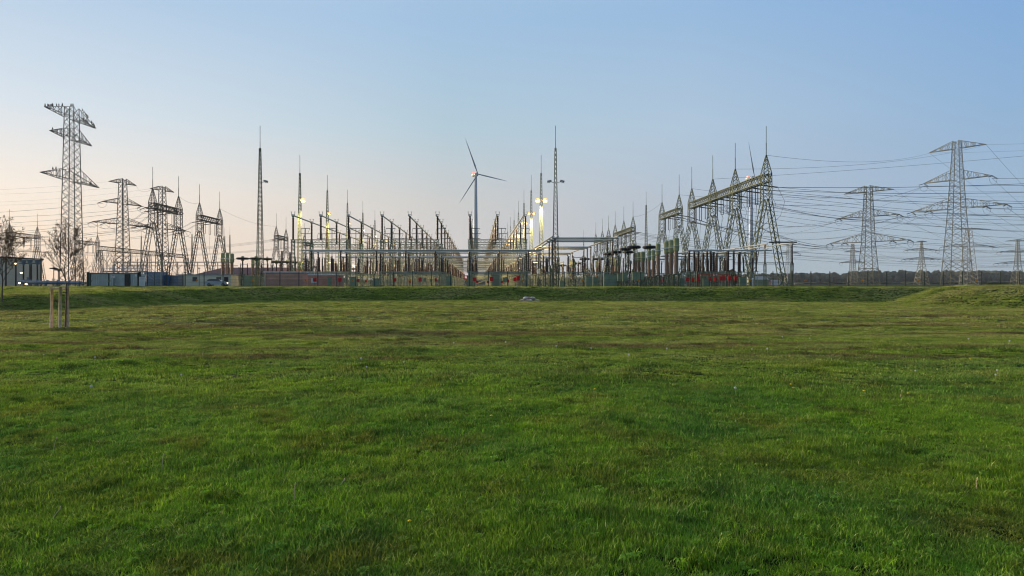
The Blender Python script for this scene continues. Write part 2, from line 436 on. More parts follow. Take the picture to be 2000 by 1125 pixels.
for (attr, srcs, sd_) in (('near_density', NEAR, 1), ('mid_density', MIDC, 2), ('far_density', FARC, 3), ('tuft_density', TUSS, 4), ('far_tuft_density', TUSF, 5)):
    dp = gn('GeometryNodeDistributePointsOnFaces'); dp.distribute_method = 'RANDOM'; dp.inputs['Seed'].default_value = sd_
    na = gn('GeometryNodeInputNamedAttribute'); na.data_type = 'FLOAT'; na.inputs['Name'].default_value = attr
    ng.links.new(gi.outputs[0], dp.inputs['Mesh']); ng.links.new(na.outputs['Attribute'], dp.inputs['Density'])
    gj = gn('GeometryNodeGeometryToInstance')
    for o in srcs:
        oi = gn('GeometryNodeObjectInfo'); oi.inputs['Object'].default_value = o; oi.inputs['As Instance'].default_value = True
        ng.links.new(oi.outputs['Geometry'], gj.inputs[0])
    ip = gn('GeometryNodeInstanceOnPoints'); ip.inputs['Pick Instance'].default_value = True
    rv = gn('FunctionNodeRandomValue'); rv.data_type = 'FLOAT_VECTOR'; rv.inputs[0].default_value = (-.12, -.12, 0); rv.inputs[1].default_value = (.12, .12, 6.283)
    ri = gn('FunctionNodeRandomValue'); ri.data_type = 'INT'; ri.inputs['Min'].default_value = 0; ri.inputs['Max'].default_value = len(srcs) - 1
    rs = gn('FunctionNodeRandomValue'); rs.data_type = 'FLOAT'; rs.inputs['Min'].default_value = .7; rs.inputs['Max'].default_value = 1.35
    ta = gn('GeometryNodeInputNamedAttribute'); ta.data_type = 'FLOAT'; ta.inputs['Name'].default_value = 'tall'
    mu = gn('ShaderNodeMath'); mu.operation = 'MULTIPLY'; ng.links.new(rs.outputs['Value'], mu.inputs[0]); ng.links.new(ta.outputs['Attribute'], mu.inputs[1])
    cx = gn('ShaderNodeCombineXYZ'); ng.links.new(rs.outputs['Value'], cx.inputs[0]); ng.links.new(rs.outputs['Value'], cx.inputs[1]); ng.links.new(mu.outputs[0], cx.inputs[2])
    ng.links.new(dp.outputs['Points'], ip.inputs['Points']); ng.links.new(gj.outputs[0], ip.inputs['Instance'])
    ng.links.new(ri.outputs[2], ip.inputs['Instance Index']); ng.links.new(rv.outputs['Value'], ip.inputs['Rotation']); ng.links.new(cx.outputs[0], ip.inputs['Scale'])
    ng.links.new(ip.outputs[0], jn.inputs[0])
ng.links.new(jn.outputs[0], go.inputs[0])
md = grass.modifiers.new('scatter', 'NODES'); md.node_group = ng

# ---------------------------------------------------------------- materials
M = dict(
    frame=mat('stand_steel', (.36, .40, .31), .55, .1, .2, .8),
    portal=mat('portal_steel', (.24, .275, .185), .55, .1, .25, .6),
    steel=mat('green_grey_steel', (.11, .14, .075), .6, .1, .25, .6),
    dark=mat('dark_and_backlit_steel', (.05, .048, .042), .65, .2, .25, .5),  # backlit darkness of left pylons and gantries is put into this colour
    pylon=mat('galvanised_steel', (.17, .175, .13), .55, .3, .25, .4),
    galv=mat('zinc_grey_steel', (.22, .23, .22), .5, .4, .2, 1),
    alu=mat('aluminium_tube', (.62, .61, .56), .32, .65, .08, .5),
    brown=mat('brown_porcelain', (.055, .027, .019), .28, 0, .2, 2),
    tan=mat('tan_porcelain', (.46, .30, .21), .45, 0, .12, 2),
    khaki=mat('khaki_paint', (.34, .37, .18), .5, 0, .1, 2),
    cab=mat('green_cabinet_paint', (.25, .31, .19), .5, 0, .15, 1.5),
    red=mat('red_paint', (.78, .018, .014), .45, 0, .12, 3),
    black=mat('black_coil', (.012, .010, .010), .5, 0, .2, 3),
    wire=mat('conductor_wire', (.06, .06, .065), 1, 0, 0, spec=0),
    glassins=mat('dark_insulator_discs', (.030, .022, .020), .25, 0, .1, 3),
    fence=mat('dark_green_coating', (.018, .045, .035), .5, 0, .1, 3),
    white=mat('white_paint', (.72, .73, .72), .5, 0, .06, 2),
    tower=mat('turbine_white', (.58, .60, .62), .4, 0, .04, .1),
    beam=mat('dark_green_beam', (.065, .085, .045), .6, .1, .25, .6),
    wood=mat('stake_wood', (.76, .55, .33), .8, 0, .25, 9, bump=.2),
    bark=mat('young_bark', (.13, .095, .065), .85, 0, .3, 14),
    twig=mat('bare_twig', (.085, .062, .050), .85, 0, .3, 6),
    leaf=mat('autumn_leaf', (.17, .10, .04), .7, 0, .45, 5),
    orange=mat('warning_orange', (.75, .27, .01), .5, 0, .1, 4),
    ink=mat('black_print', (.02, .02, .02), .5, 0, 0),
    redink=mat('red_print', (.5, .08, .05), .5, 0, 0),
    blueink=mat('blue_print', (.05, .12, .45), .5, 0, 0),
    cream=mat('cream_render', (.76, .71, .52), .8, 0, .10, .8),
    cladding=mat('cream_cladding', (.74, .66, .50), .7, 0, .08, .5),
    roof=mat('brown_roof_tiles', (.17, .078, .07), .75, 0, .18, 2, bump=.2),
    siding=mat('brown_siding', (.70, .39, .28), .75, 0, .12, 1.2),
    sidedark=mat('brown_siding_joint', (.16, .09, .07), .8, 0, 0),
    blue=mat('blue_container_paint', (.02, .13, .30), .45, 0, .15, 1),
    bluegrey=mat('blue_grey_steel', (.22, .27, .33), .45, .2, .12, 1),
    greycab=mat('pale_container_paint', (.66, .69, .62), .5, 0, .1, 1),
    glass=mat('dark_window', (.02, .025, .03), .1, 0, 0, spec=.8),
    carpaint=mat('silver_blue_paint', (.40, .46, .52), .3, .4, 0),
    tyre=mat('tyre_rubber', (.02, .02, .02), .8, 0, 0),
    stone=mat('pale_stone', (.60, .48, .43), .85, 0, .3, 5, bump=.3),
    concrete=mat('concrete', (.36, .35, .32), .9, 0, .12, 2),
    puff=mat('seed_head', (.75, .75, .70), .9, 0, 0),
    yellow=mat('dandelion_yellow', (.75, .55, .02), .8, 0, 0),
    stalk=mat('dry_stalk', (.62, .52, .28), .8, 0, .15, 20),
    lit=mat('lit_lamp_glass', (.9, .8, .6), .3, 0, 0, emit=(1, .80, .45, 30)),
    lit2=mat('small_lit_lamp_glass', (.9, .8, .6), .3, 0, 0, emit=(1, .70, .28, 9)),
    glare_disc=mat('warm_lamp_glare', (.8, .6, .3), .3, 0, 0, emit=(1, .52, .13, 1.5)),  # glare round the lit lamps, put in as a glowing surface
    beacon=mat('red_beacon_glass', (.8, .1, .08), .3, 0, 0, emit=(1, .2, .14, 2)),
)

def insul(mb, z0, z1, r, x=0, y=0, n=8, sheds=None):
    """ribbed porcelain post"""
    L = z1 - z0; k = sheds or max(4, int(L / .28)); prof = [(r * .6, z0)]
    for i in range(k):
        a = z0 + L * (i + .15) / k; b_ = z0 + L * (i + .55) / k
        prof += [(r * .68, a), (r, (a + b_) / 2), (r * .68, b_)]
    prof.append((r * .6, z1)); mb.lathe(prof, n, (x, y, 0)); return mb

# ---------------------------------------------------------------- lattice lightning masts with floodlights
MASTY = [122 + 27.4 * n for n in range(11)]
def mast_meshes():
    out = {}
    H = 26.2
    t = MB(); t.truss((0, 0, G), (0, 0, H), 1.15, .26, 30, .055, .032, x=True)
    out['tower'] = t
    r_ = MB(); r_.bar((0, 0, H - .3), (0, 0, H + 1.2), .06, 6); r_.bar((0, 0, H + 1.2), (0, 0, 30.2), .05, 6)
    out['rod'] = r_
    return out
def lamp_parts(root, side, lit, big):
    """arm with a tilted floodlight; side is -1 or 1"""
    a = MB(); z = 20.0
    a.bar((side * .2, -.1, z), (side * .85, -.35, z + .12), .05, 6)
    arm = a.build('floodlight', M['galv'], root)
    h = MB(); h.box((0, 0, 0), (.75, .42, .16)); h.box((0, .12, .12), (.4, .22, .12)); h.bar((0, .1, -.05), (0, .28, -.2), .03, 6)
    ho = h.build('lamp_head', M['galv'], arm); ho.location = (side * ((.80 if big else .62) if lit else 1.15), -.45, z + .2); ho.rotation_euler = (R(-32), R(side * 12), 0)
    g_ = MB(); g_.lathe([(.02, -.24), (.15, -.22), (.24, -.15), (.27, -.085), (.27, -.082)], 14)
    go_ = g_.build('lamp_glass', (M['lit'] if big else M['lit2']) if lit else M['white'], arm); go_.location = ho.location; go_.rotation_euler = ho.rotation_euler
    go_.scale = ((2.9, 2.4, 2.6) if big else (2.0, 1.6, 1.8)) if lit else (1, .7, 1)
    if lit:  # added glowing disc behind the glass, shaped as the lamp's warm halo
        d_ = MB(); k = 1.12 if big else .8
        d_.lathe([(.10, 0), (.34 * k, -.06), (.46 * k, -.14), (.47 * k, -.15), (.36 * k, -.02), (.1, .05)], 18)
        do_ = d_.build('glare_halo', M['glare_disc'], arm); do_.location = ho.location; do_.rotation_euler = (R(-75), 0, R(side * 6))
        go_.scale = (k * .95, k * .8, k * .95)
    return arm
def make_mast(lit, sides, big=True):
    root = empty('lightning_mast', (0, 0, 0)); ms = mast_meshes()
    ms['tower'].build('lattice_tower', M['steel'], root); ms['rod'].build('lightning_rod', M['galv'], root)
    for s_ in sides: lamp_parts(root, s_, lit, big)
    return root
LIT = []
plain = None
for px, Y, lab in ((1262, 209, 'plain lattice lightning mast without lamps, between the two right gantries'), (1140, 352, 'thin far lightning mast over the high cross tubes at right'), (449, 335, 'right one of two thin far masts beside the second left gantry'),
                   (439, 343, 'left one of two thin far masts beside the second left gantry'), (375, 330, 'thin far mast between the two left gantries'), (276, 345, 'thin far mast between the two smaller left pylons')):
    m_ = make_mast(False, ()) if plain is None else copy_tree(plain); plain = plain or m_
    m_.location = ((px - VX) * Y / F, Y, 0); tag(m_, lab, 'lightning mast')
for side, X, sides in (('left', -38.8, (1,)), ('right', 14.0, (-1, 1))):
    protos = {}
    for n, Y in enumerate(MASTY):
        key = (n > 0, n == 1)
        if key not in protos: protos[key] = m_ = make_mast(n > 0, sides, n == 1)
        else: m_ = copy_tree(protos[key])
        m_.location = (X, Y, 0)
        if n == 0:
            lab = 'tallest-looking lattice lightning mast with unlit floodlight, left of the brown siding building' if side == 'left' else 'nearest right-hand lattice lightning mast, unlit floodlights on both sides'
        else:
            lab = f'green lattice lightning mast with lit floodlight, {ORD[n + 1]} from the front in the {side} row'
        tag(m_, lab, 'lightning mast', 'lattice lightning masts in two rows')
        if 0 < n < 7: LIT.append((X + (2.0 if side == 'left' else 0), Y - 2.6, 18.6, n))
for k, (x, y, z, n) in enumerate(LIT):
    ld = bpy.data.lights.new('floodlight', 'SPOT'); ld.energy = 20000 if n < 3 else 14000; ld.color = (1, .70, .32); ld.shadow_soft_size = .4
    ld.spot_size = R(150); ld.spot_blend = .6
    lo = bpy.data.objects.new('floodlight_beam', ld); C.collection.objects.link(lo); lo.location = (x, y, z)
    lo.rotation_euler = (R(35), 0, R(-40 if x < 0 else 40))
    lo['kind'] = 'structure'

# ---------------------------------------------------------------- busbar portals (post insulators on a lattice beam, long tubes above)
GROUPS = {'left': (-32.9, -27.9, -23.0), 'middle': (-17.0, -12.2, -7.3), 'right': (-1.3, 3.5, 8.3)}
BARZ, BEAMZ = 14.05, 9.85
def make_portal():
    root = empty('busbar_portal', (0, 0, 0)); W = 9.9
    for s_ in (0, W):
        l = MB(); l.truss((s_, 0, G), (s_, 0, BEAMZ), .62, .5, 12, .06, .032, x=True); l.build('leg', M['portal'], root)
    b_ = MB(); b_.truss((-.4, 0, BEAMZ - .3), (W + .4, 0, BEAMZ - .3), .55, .55, 16, .06, .04, xdir=(0, 1, 0), x=False); b_.build('beam', M['portal'], root)
    for x in (0, W / 2, W):
        i_ = MB(); insul(i_, BEAMZ, BARZ - .2, .24, x); io = i_.build('insulator', M['brown'], root)
        c_ = MB(); c_.box((x, 0, BARZ - .05), (.36, .30, .22)); c_.bar((x - .25, 0, BARZ), (x - .32, 0, BARZ + .75), .045, 5, cap=True); c_.bar((x + .25, 0, BARZ), (x + .32, 0, BARZ + .75), .045, 5, cap=True)
        c_.bar((x - .42, 0, BARZ + .75), (x - .18, 0, BARZ + .75), .05, 5, cap=True); c_.bar((x + .42, 0, BARZ + .75), (x + .18, 0, BARZ + .75), .05, 5, cap=True)
        c_.bar((x - .25, 0, BARZ + .3), (x + .25, 0, BARZ + .3), .04, 5)
        c_.build('clamp', M['galv'], io)
    return root
def make_panto():
    """three thin contact columns with twin horizontal arms, standing behind the portal"""
    root = empty('pantograph_disconnector', (0, 0, 0))
    f_ = MB(); f_.bar((-.1, 0, 4.2), (10.4, 0, 4.2), .06)
    for x in (.9, 5.8, 10.8 - .5): f_.bar((x, 0, G), (x, 0, 4.2), .09, 6)
    f_.build('steel_frame', M['frame'], root)
    for x in (.9, 5.85, 10.3):
        i_ = MB(); insul(i_, 4.25, 7.2, .16, x); io = i_.build('insulator', M['brown'], root)
        a_ = MB(); a_.bar((x, 0, 7.2), (x, 0, 12.3), .065, 6); a_.bar((x - .85, 0, 12.3), (x + .85, 0, 12.3), .07, 6, cap=True); a_.bar((x - 1.05, 0, 11.3), (x + 1.05, 0, 11.3), .06, 6, cap=True)
        a_.bar((x - .85, 0, 12.3), (x - 1.05, 0, 11.3), .03, 5); a_.bar((x + .85, 0, 12.3), (x + .4, 0, 11.3), .03, 5)
        a_.build('contact_arm', M['galv'], root)
    return root
NP = 17
pp = make_portal(); pq = make_panto(); first = True
for n in range(NP):
    for gname, xs in GROUPS.items():
        o = pp if first else copy_tree(pp)
        o.location = (xs[0], 122 + 13.7 * n, 0)
        tag(o, f'{ORD[n + 1]} busbar portal from the front in the {gname} group, with three brown insulators', 'busbar portal', 'busbar portals in the middle yard')
        if n < 9:
            q = pq if first else copy_tree(pq)
            q.location = (xs[0], 122 + 13.7 * n + 5.2, 0)
            tag(q, f'thin twin-armed disconnector columns behind the {ORD[n + 1]} portal of the {gname} group', 'disconnector', 'pantograph disconnectors between the portals')
        first = False
YEND = 122 + 13.7 * (NP - 1)
for gname, xs in GROUPS.items():
    for k, x in enumerate(xs):
        t_ = MB(); t_.bar((0, 0, 0), (0, YEND - 121.4, 0), .13, 10, cap=True)
        o = t_.build('busbar_tube', M['alu']); o.location = (x, 121.4, BARZ + .12)
        tag(o, f'long overhead busbar tube, {ORD[k + 1]} from the left in the {gname} group of three', 'busbar tube', 'long overhead busbar tubes')

# ---------------------------------------------------------------- low stands with three brown insulators each
def make_stand(kind):
    root = empty('insulator_stand', (0, 0, 0)); W = 9.9
    zt = 4.1
    f_ = MB()
    f_.bar((-.6, 0, zt - .1), (W + .6, 0, zt - .1), .07 if kind == 1 else .03)
    for x in (0, W / 2, W):
        for dx in (-.24, .24):
            f_.bar((x + dx, 0, G), (x + dx * .8, 0, zt), .05)
        for q in range(3): f_.bar((x - .24, 0, G + .5 + q * .85), (x + .24, 0, G + .5 + q * .85), .022, 3)
        f_.box((x, 0, zt - .05), (.6 if kind != 1 else 1.9, .3, .09))
    if kind == 1:
        f_.bar((0, 0, G + .3), (W / 2, 0, zt - .2), .025)
    f_.build('steel_frame', M['frame'], root)
    for x in (0, W / 2, W):
        if kind == 0:
            i_ = MB(); insul(i_, zt, 7.35, .19, x, 0); i_.build('insulator', M['brown'], root)
            c_ = MB(); c_.box((x, 0, 7.42), (.34, .34, .14)); c_.build('clamp', M['galv'], root)
        elif kind == 1:
            for dx in (-.8, .8):
                i_ = MB(); insul(i_, zt, 6.6, .16, x + dx, 0); i_.build('insulator', M['brown'], root)
            a_ = MB(); a_.bar((x - .95, 0, 6.7), (x + .95, 0, 6.7), .06, 6, cap=True); a_.bar((x - .8, 0, 6.6), (x - .8, 0, 6.95), .1, 6, cap=True); a_.bar((x + .8, 0, 6.6), (x + .8, 0, 6.95), .1, 6, cap=True)
            a_.build('switch_arm', M['alu'], root)
        else:
            i_ = MB(); insul(i_, zt - .2, 6.0, .22, x, 0, 8); i_.build('insulator', M['brown'], root)
            h_ = MB(); h_.lathe([(.12, 6.0), (.26, 6.1), (.28, 6.55), (.16, 6.75), (.02, 6.8)], 8, (x, 0, 0)); h_.build('head', M['galv'], root)
    if kind == 1:
        b_ = MB(); b_.box((W / 2 + 1.3, -.25, 2.75), (.5, .35, .8)); b_.build('drive_cabinet', M['cab'], root)
    return root
st = [make_stand(k) for k in range(3)]; usedst = [False] * 3
STN = {0: ('tube support stand', 'stand holding a cross tube'), 1: ('disconnector', 'disconnector with paired brown insulators'),
       2: ('current transformer', 'three short grey-headed transformers')}
rows = []
for bay in range(8):
    Y0 = 115 + 27.4 * bay
    rows += [(Y0, 0, bay, 'front'), (Y0 + 5, 0, bay, 'rear'), (Y0 + 10, 1, bay, 'front'), (Y0 + 15, 2, bay, ''), (Y0 + 20, 1, bay, 'rear')]
for Y, kind, bay, nm in rows:
    if bay > 5 and kind == 2: continue
    for gname, xs in GROUPS.items():
        o = st[kind] if not usedst[kind] else copy_tree(st[kind]); usedst[kind] = True
        o.location = (xs[0] + (.4 if kind else 0), Y, 0)
        tag(o, f'{nm} {STN[kind][1]}, {ORD[bay + 1]} bay from front, {gname} group'.strip(), STN[kind][0], 'low insulator stands of the middle yard')
XT = [(13.2, 'right of the masts', 6), (26.5, 'left of the khaki columns', 4), (-56.0, 'near the maroon roof', 3)]
for x0, nm2, nb_ in XT:
    for bay in range(nb_):
        for q, (dy, kind) in enumerate(((6, 1), (12, 2), (19, 0))):
            Y = (128 if x0 == 26.5 else 117 if x0 > 0 else 158) + 27.4 * bay + dy
            o = copy_tree(st[kind]); o.location = (x0, Y, 0)
            tag(o, f'{STN[kind][1]}, {ORD[q + 1]} row of the {ORD[bay + 1]} bay, {nm2}', STN[kind][0], 'low insulator stands of the side yards')
# cross tubes on the stands
for bay in range(8):
    for k in range(2):
        Y = 115 + 27.4 * bay + 5 * k
        t_ = MB(); t_.bar((0, 0, 0), (40.5, 0, 0), .12, 8, cap=True)
        if bay % 2 == k: t_.bar((0, .9, -.45), (40.5, .9, -.45), .075, 8, cap=True)
        o = t_.build('cross_tube', M['alu']); o.location = (-29.6, Y, 7.6)
        tag(o, f'{"rear" if k else "front"} pale cross tube of the {ORD[bay + 1]} bay over the low stands', 'busbar tube', 'pale cross tubes over the low stands')

# ---------------------------------------------------------------- tall A-frame line gantries
def tower_meshes():
    """A-frame tower: two lattice legs splayed across x that meet under a narrow head; local z from 0"""
    leg = []
    for s_ in (-1, 1):
        l = MB()
        l.truss((s_ * 3.75, 0, 0), (s_ * .48, 0, 19.2), .95, .8, 17, .10, .055, x=False, h1=1.9, h2=1.55); leg.append(l)
    hd = MB(); hd.truss((0, 0, 19.2), (0, 0, 24.8), 1.95, 1.75, 4, .10, .055, x=True, h1=1.55, h2=1.7)
    hd.truss((0, 0, 24.8), (0, 0, 28.8), 1.75, .14, 5, .085, .045, x=True, h1=1.7, h2=.14)
    for s_ in (-.78, .78): leg[0].bar((-1, s_, 16.8), (1, s_, 16.8), .06)
    rod = MB(); rod.bar((0, 0, 28.6), (0, 0, 31.5), .095, 6); rod.bar((0, 0, 31.5), (0, 0, 35.2), .065, 6)
    return leg, hd, rod
TL, TH, TR = tower_meshes()
PROTO = {}
def gantry(X, ys, side, lab, m, grp):
    root = thing('line_gantry', lab, 'gantry', (X, ys[0], G), 0, grp)
    for y in ys:
        key = m.name
        if key not in PROTO:
            a = [TL[0].build('leg', m), TL[1].build('leg', m), TH.build('tower_head', m), TR.build('lightning_rod', m)]
            PROTO[key] = a; use = a
        else:
            use = []
            for q in PROTO[key]:
                c_ = q.copy(); C.collection.objects.link(c_); c_.parent = None; use.append(c_)
        for q in use[:3]:
            q.location = (0, y - ys[0], 0); setparent(q, root)
        use[3].location = (0, 0, 0); setparent(use[3], use[2])
    L = ys[-1] - ys[0]
    b_ = MB(); b_.truss((0, -.9, 23.75), (0, L + .9, 23.75), 1.7, 1.7, max(4, int(L / 1.5)), .10, .07, xdir=(1, 0, 0), x=True)
    b_.box((-.89, L / 2, 22.95), (.05, L + 1.8, .16)); b_.box((.89, L / 2, 22.95), (.05, L + 1.8, .16))
    b_.build('crossbeam', M['beam'] if m is M['steel'] else m, root)
    att = []
    for k in range(len(ys) - 1):
        for j in range(3):
            y = ys[k] + (ys[k + 1] - ys[k]) * (j + .9) / 3.8 + .4
            ly = y - ys[0]
            s_ = MB()
            for q in (-.28, .28):
                insul(s_, -4.3, -.25, .13, q, 0, 6, 14)
            s_.bar((-.4, 0, -4.35), (.4, 0, -4.35), .05, 5); s_.bar((0, 0, -4.3), (0, 0, -5.0), .05, 5)
            so_ = s_.build('insulator_string', M['glassins'], root); so_.location = (-.2, ly, 22.85)
            dr = MB()
            dr.tube([(0, 0, 0), (-.25, 0, -4), (-.1 * side, .4, -8), (-1.2 * side, .8, -12.5)], .035, 5)
            do_ = dr.build('dropper', M['wire'], root); do_.location = (-.2, ly, 17.9)
            for q in (-.22, .22):
                h_ = MB(); h_.tube([(side * .9, q, 0), (side * 2.6, q, -.25), (side * 4.6, q, -.5)], .11, 6)
                ho_ = h_.build('tension_insulator', M['glassins'], root); ho_.location = (0, ly, 22.9)
            att.append(Vector((X + side * 4.6, y, G + 22.4)))
    apex = [Vector((X, y, G + 28.8)) for y in ys]
    return att, apex
GR = 'tall line gantries on A-frame towers'
gR1, aR1 = gantry(63.5, [150, 168, 184, 202], 1, 'long green gantry on four A-frame towers at the right, nearest of its row', M['steel'], GR)
gR2, aR2 = gantry(63.9, [216, 236], 1, 'green gantry on two A-frame towers behind the long four-tower gantry', M['steel'], GR)
gR3, aR3 = gantry(65.3, [286, 304, 323], 1, 'distant green gantry on three A-frame towers, above the black drum coils at right', M['steel'], GR)
gR4, aR4 = gantry(66.2, [344, 361, 381], 1, 'farthest right-hand gantry with three small tower peaks', M['steel'], GR)
gL1, aL1 = gantry(-96, [202, 219.5], -1, 'grey gantry on two A-frame towers in front of the smaller left pylon', M['dark'], GR)
gL2, aL2 = gantry(-96.4, [237, 255.6], -1, 'grey gantry on two A-frame towers above the maroon roofed building', M['dark'], GR)
gL3, aL3 = gantry(-98, [333, 350], -1, 'small distant gantry just right of the tallest left lightning mast', M['dark'], GR)
gL4, aL4 = gantry(-98, [387, 404], -1, 'farthest left gantry, seen behind the first busbar portal', M['dark'], GR)
gW1, aW1 = gantry(-216.5, [316, 336], -1, 'gantry at the far left edge with two peaks left of the dark pylon', M['dark'], GR)
gW2, aW2 = gantry(-218, [372, 392], -1, 'second gantry at the far left edge, lower and farther off', M['dark'], GR)

# ---------------------------------------------------------------- transmission pylons
def pylon(name_label, X, Y, yaw, H, levels, wb, wt, m, zb=G, k=1.0, grp='transmission pylons', narrow=None, strings=True, legs=True, vstr=False):
    root = thing('transmission_pylon', name_label, 'pylon', (X, Y, zb), R(yaw), grp)
    H = H - zb
    wz = lambda z: (wb + (wt - wb) * (min(z, H) / H)) if not narrow else (wb + (narrow[1] - wb) * (z / narrow[0]) if z < narrow[0] else narrow[1] + (wt - narrow[1]) * (z - narrow[0]) / (H - narrow[0]))
    t_ = MB(); z = 0; rc, rb = .15 * k, .085 * k
    foot = H * .17 if legs else 0
    if legs:
        w0, w1 = wz(0), wz(foot)
        t_.truss((0, 0, 0), (0, 0, foot * .55), w0, wz(foot * .55), 1, rc * 1.2, rb * 1.5)
        t_.truss((0, 0, foot * .55), (0, 0, foot), wz(foot * .55), w1, 1, rc * 1.2, rb * 1.4)
        for q in (foot * .55, foot):
            ww = wz(q) / 2
            for a, b_ in (((-1, -1), (1, -1)), ((1, -1), (1, 1)), ((1, 1), (-1, 1)), ((-1, 1), (-1, -1))): t_.bar((a[0] * ww, a[1] * ww, q), (b_[0] * ww, b_[1] * ww, q), rb * 1.3)
    z = foot; cuts = [narrow[0]] if narrow and narrow[0] > foot else []
    ztops = cuts + [H]
    for zt_ in ztops:
        n = max(3, int((zt_ - z) / (wz((z + zt_) / 2) * .62)))
        t_.truss((0, 0, z), (0, 0, zt_), wz(z), wz(zt_), n, rc, rb, x=True); z = zt_
    t_.build('lattice_body', m, root)
    tips = []; cs, sn = math.cos(R(yaw)), math.sin(R(yaw))
    for li, (za, half, rise) in enumerate(levels):
        za -= zb
        a_ = MB(); w_ = wz(za) / 2; w2 = wz(min(H, za + rise)) / 2
        for s_ in (-1, 1):
            tip = Vector((s_ * half, 0, za)); n = 7
            for q in (-1, 1):
                b0 = Vector((s_ * w_, q * w_, za)); tp = tip + Vector((0, q * .18, 0)); u0 = Vector((s_ * w2, q * w2, za + rise))
                a_.bar(b0, tp, rc * .85); a_.bar(u0, tp, rb * 1.4)
                for i in range(n):
                    c0, c1 = b0.lerp(tp, i / n), b0.lerp(tp, (i + 1) / n); d0, d1 = u0.lerp(tp, i / n), u0.lerp(tp, (i + 1) / n)
                    a_.bar(c0, d1 if i % 2 else d0, rb * .8, 3); a_.bar(c1, d0 if i % 2 else d1, rb * .8, 3)
                    o0 = Vector((s_ * w_, -q * w_, za)).lerp(tip + Vector((0, -q * .18, 0)), (i + 1) / n)
                    if q == 1 or i % 2: a_.bar(c0, o0, rb * .9, 3)
            fr = (1.0,) if li == 0 else ((.98, .52) if li == len(levels) - 1 and len(levels) > 2 else (.98,))
            for f_ in fr:
                lx = w_ + (half - w_) * f_ if f_ < 1 else half
                tips.append((li, s_, Vector((X + s_ * lx * cs, Y + s_ * lx * sn, zb + za - .2))))
                if strings and li > 0:
                    if vstr:
                        v_ = MB(); v_.bar((s_ * (lx - 1.8), 0, za), (s_ * lx, 0, za - 3.6), .10 * k, 5); v_.bar((s_ * (lx + 1.8) if f_ < .9 else s_ * (lx + 1.2), 0, za), (s_ * lx, 0, za - 3.6), .10 * k, 5)
                        v_.build('insulator_string', M['glassins'], root)
                    else:
                        v_ = MB()
                        for q in (-1, 1):
                            for e in (-.22, .22):
                                v_.bar((s_ * lx + e, q * .2, za - .1), (s_ * lx + e + .3 * s_, q * 3.6, za - .9), .10 * k, 5)
                        pts = [Vector((s_ * lx + .3 * s_, 3.6 * math.cos(t), za - .9 - 2.6 * math.sin(t))) for t in [PI * i / 10 for i in range(11)]]
                        v_.tube(pts, .045 * k, 4)
                        v_.build('insulator_string', M['glassins'], root)
        a_.build('cross_arm', m, root)
    return tips
PG = 'transmission pylons around the yard'
pyA = pylon('largest lattice pylon at the right with three cross arms, green mound in front', 200.3, 285, -58, 61.9, [(58.6, 10.5, 3.2), (45.6, 12.8, 4.0), (33.6, 17.8, 4.2)], 8.7, 2.2, M['pylon'], narrow=(31, 4.9), grp=PG)
pyB = pylon('second lattice pylon at the right, standing left of the largest one', 189.1, 330, -52, 49.6, [(46.7, 11.3, 2.8), (34.7, 13.8, 3.4), (22.5, 18.3, 4.0)], 7.6, 2.5, M['pylon'], narrow=(20, 4.6), grp=PG, k=1.1)
pyC = pylon('tall dark pylon at the left with birds perched on its top arm', -136.6, 230, 91.5, 61.5, [(57.9, 15, 3.5), (51.0, 12.2, 3.2), (36.9, 17.2, 3.8)], 5.2, 3.1, M['dark'], grp=PG, legs=False, k=.95, strings=False)
pyD = pylon('dark lattice pylon with three arms between the bird pylon and the left gantries', -200.4, 386, 68, 61.7, [(59, 9, 2.6), (47.5, 13, 3.2), (35.9, 19, 3.6)], 6.4, 2.7, M['dark'], grp=PG, k=1.35, legs=False)
pyE = pylon('dark lattice pylon seen behind the first left gantry', -191.9, 416, 68, 61.7, [(59.2, 9, 2.6), (47.3, 13, 3.2), (35.9, 19, 3.6)], 6.2, 2.5, M['dark'], grp=PG, k=1.35, legs=False)
pylon('small far pylon between the two large right pylons', 500, 768, 0, 51, [(50, 6, 1.2), (40.5, 18, 2.5), (30.3, 20.5, 2.5)], 11, 1.2, M['pylon'], grp=PG, k=1.6, narrow=(26, 4))
pylon('small far pylon just left of the second right pylon', 451, 820, 0, 51, [(41, 11, 2), (28.5, 14, 2)], 9, 2.2, M['pylon'], grp=PG, k=1.7, narrow=(20, 5))
pylon('small far pylon with V-shaped insulators beside the last A-frame tower', 375, 820, 0, 52, [(50, 8, 1.2), (39.5, 13, 2)], 8.5, 3.6, M['galv'], grp=PG, k=1.6, vstr=True)
pylon('small far pylon at the right edge of the view', 574, 725, 0, 50, [(48, 13, 1.8), (36.5, 20, 2.5), (24.5, 23, 2.5)], 9.5, 1.8, M['pylon'], grp=PG, k=1.6, narrow=(22, 4))
pylon('faint broad pylon showing through the largest right pylon', 432, 600, 0, 52, [(50.5, 19, 1), (35, 23.5, 3)], 10, 3, M['galv'], grp=PG, k=1.3)

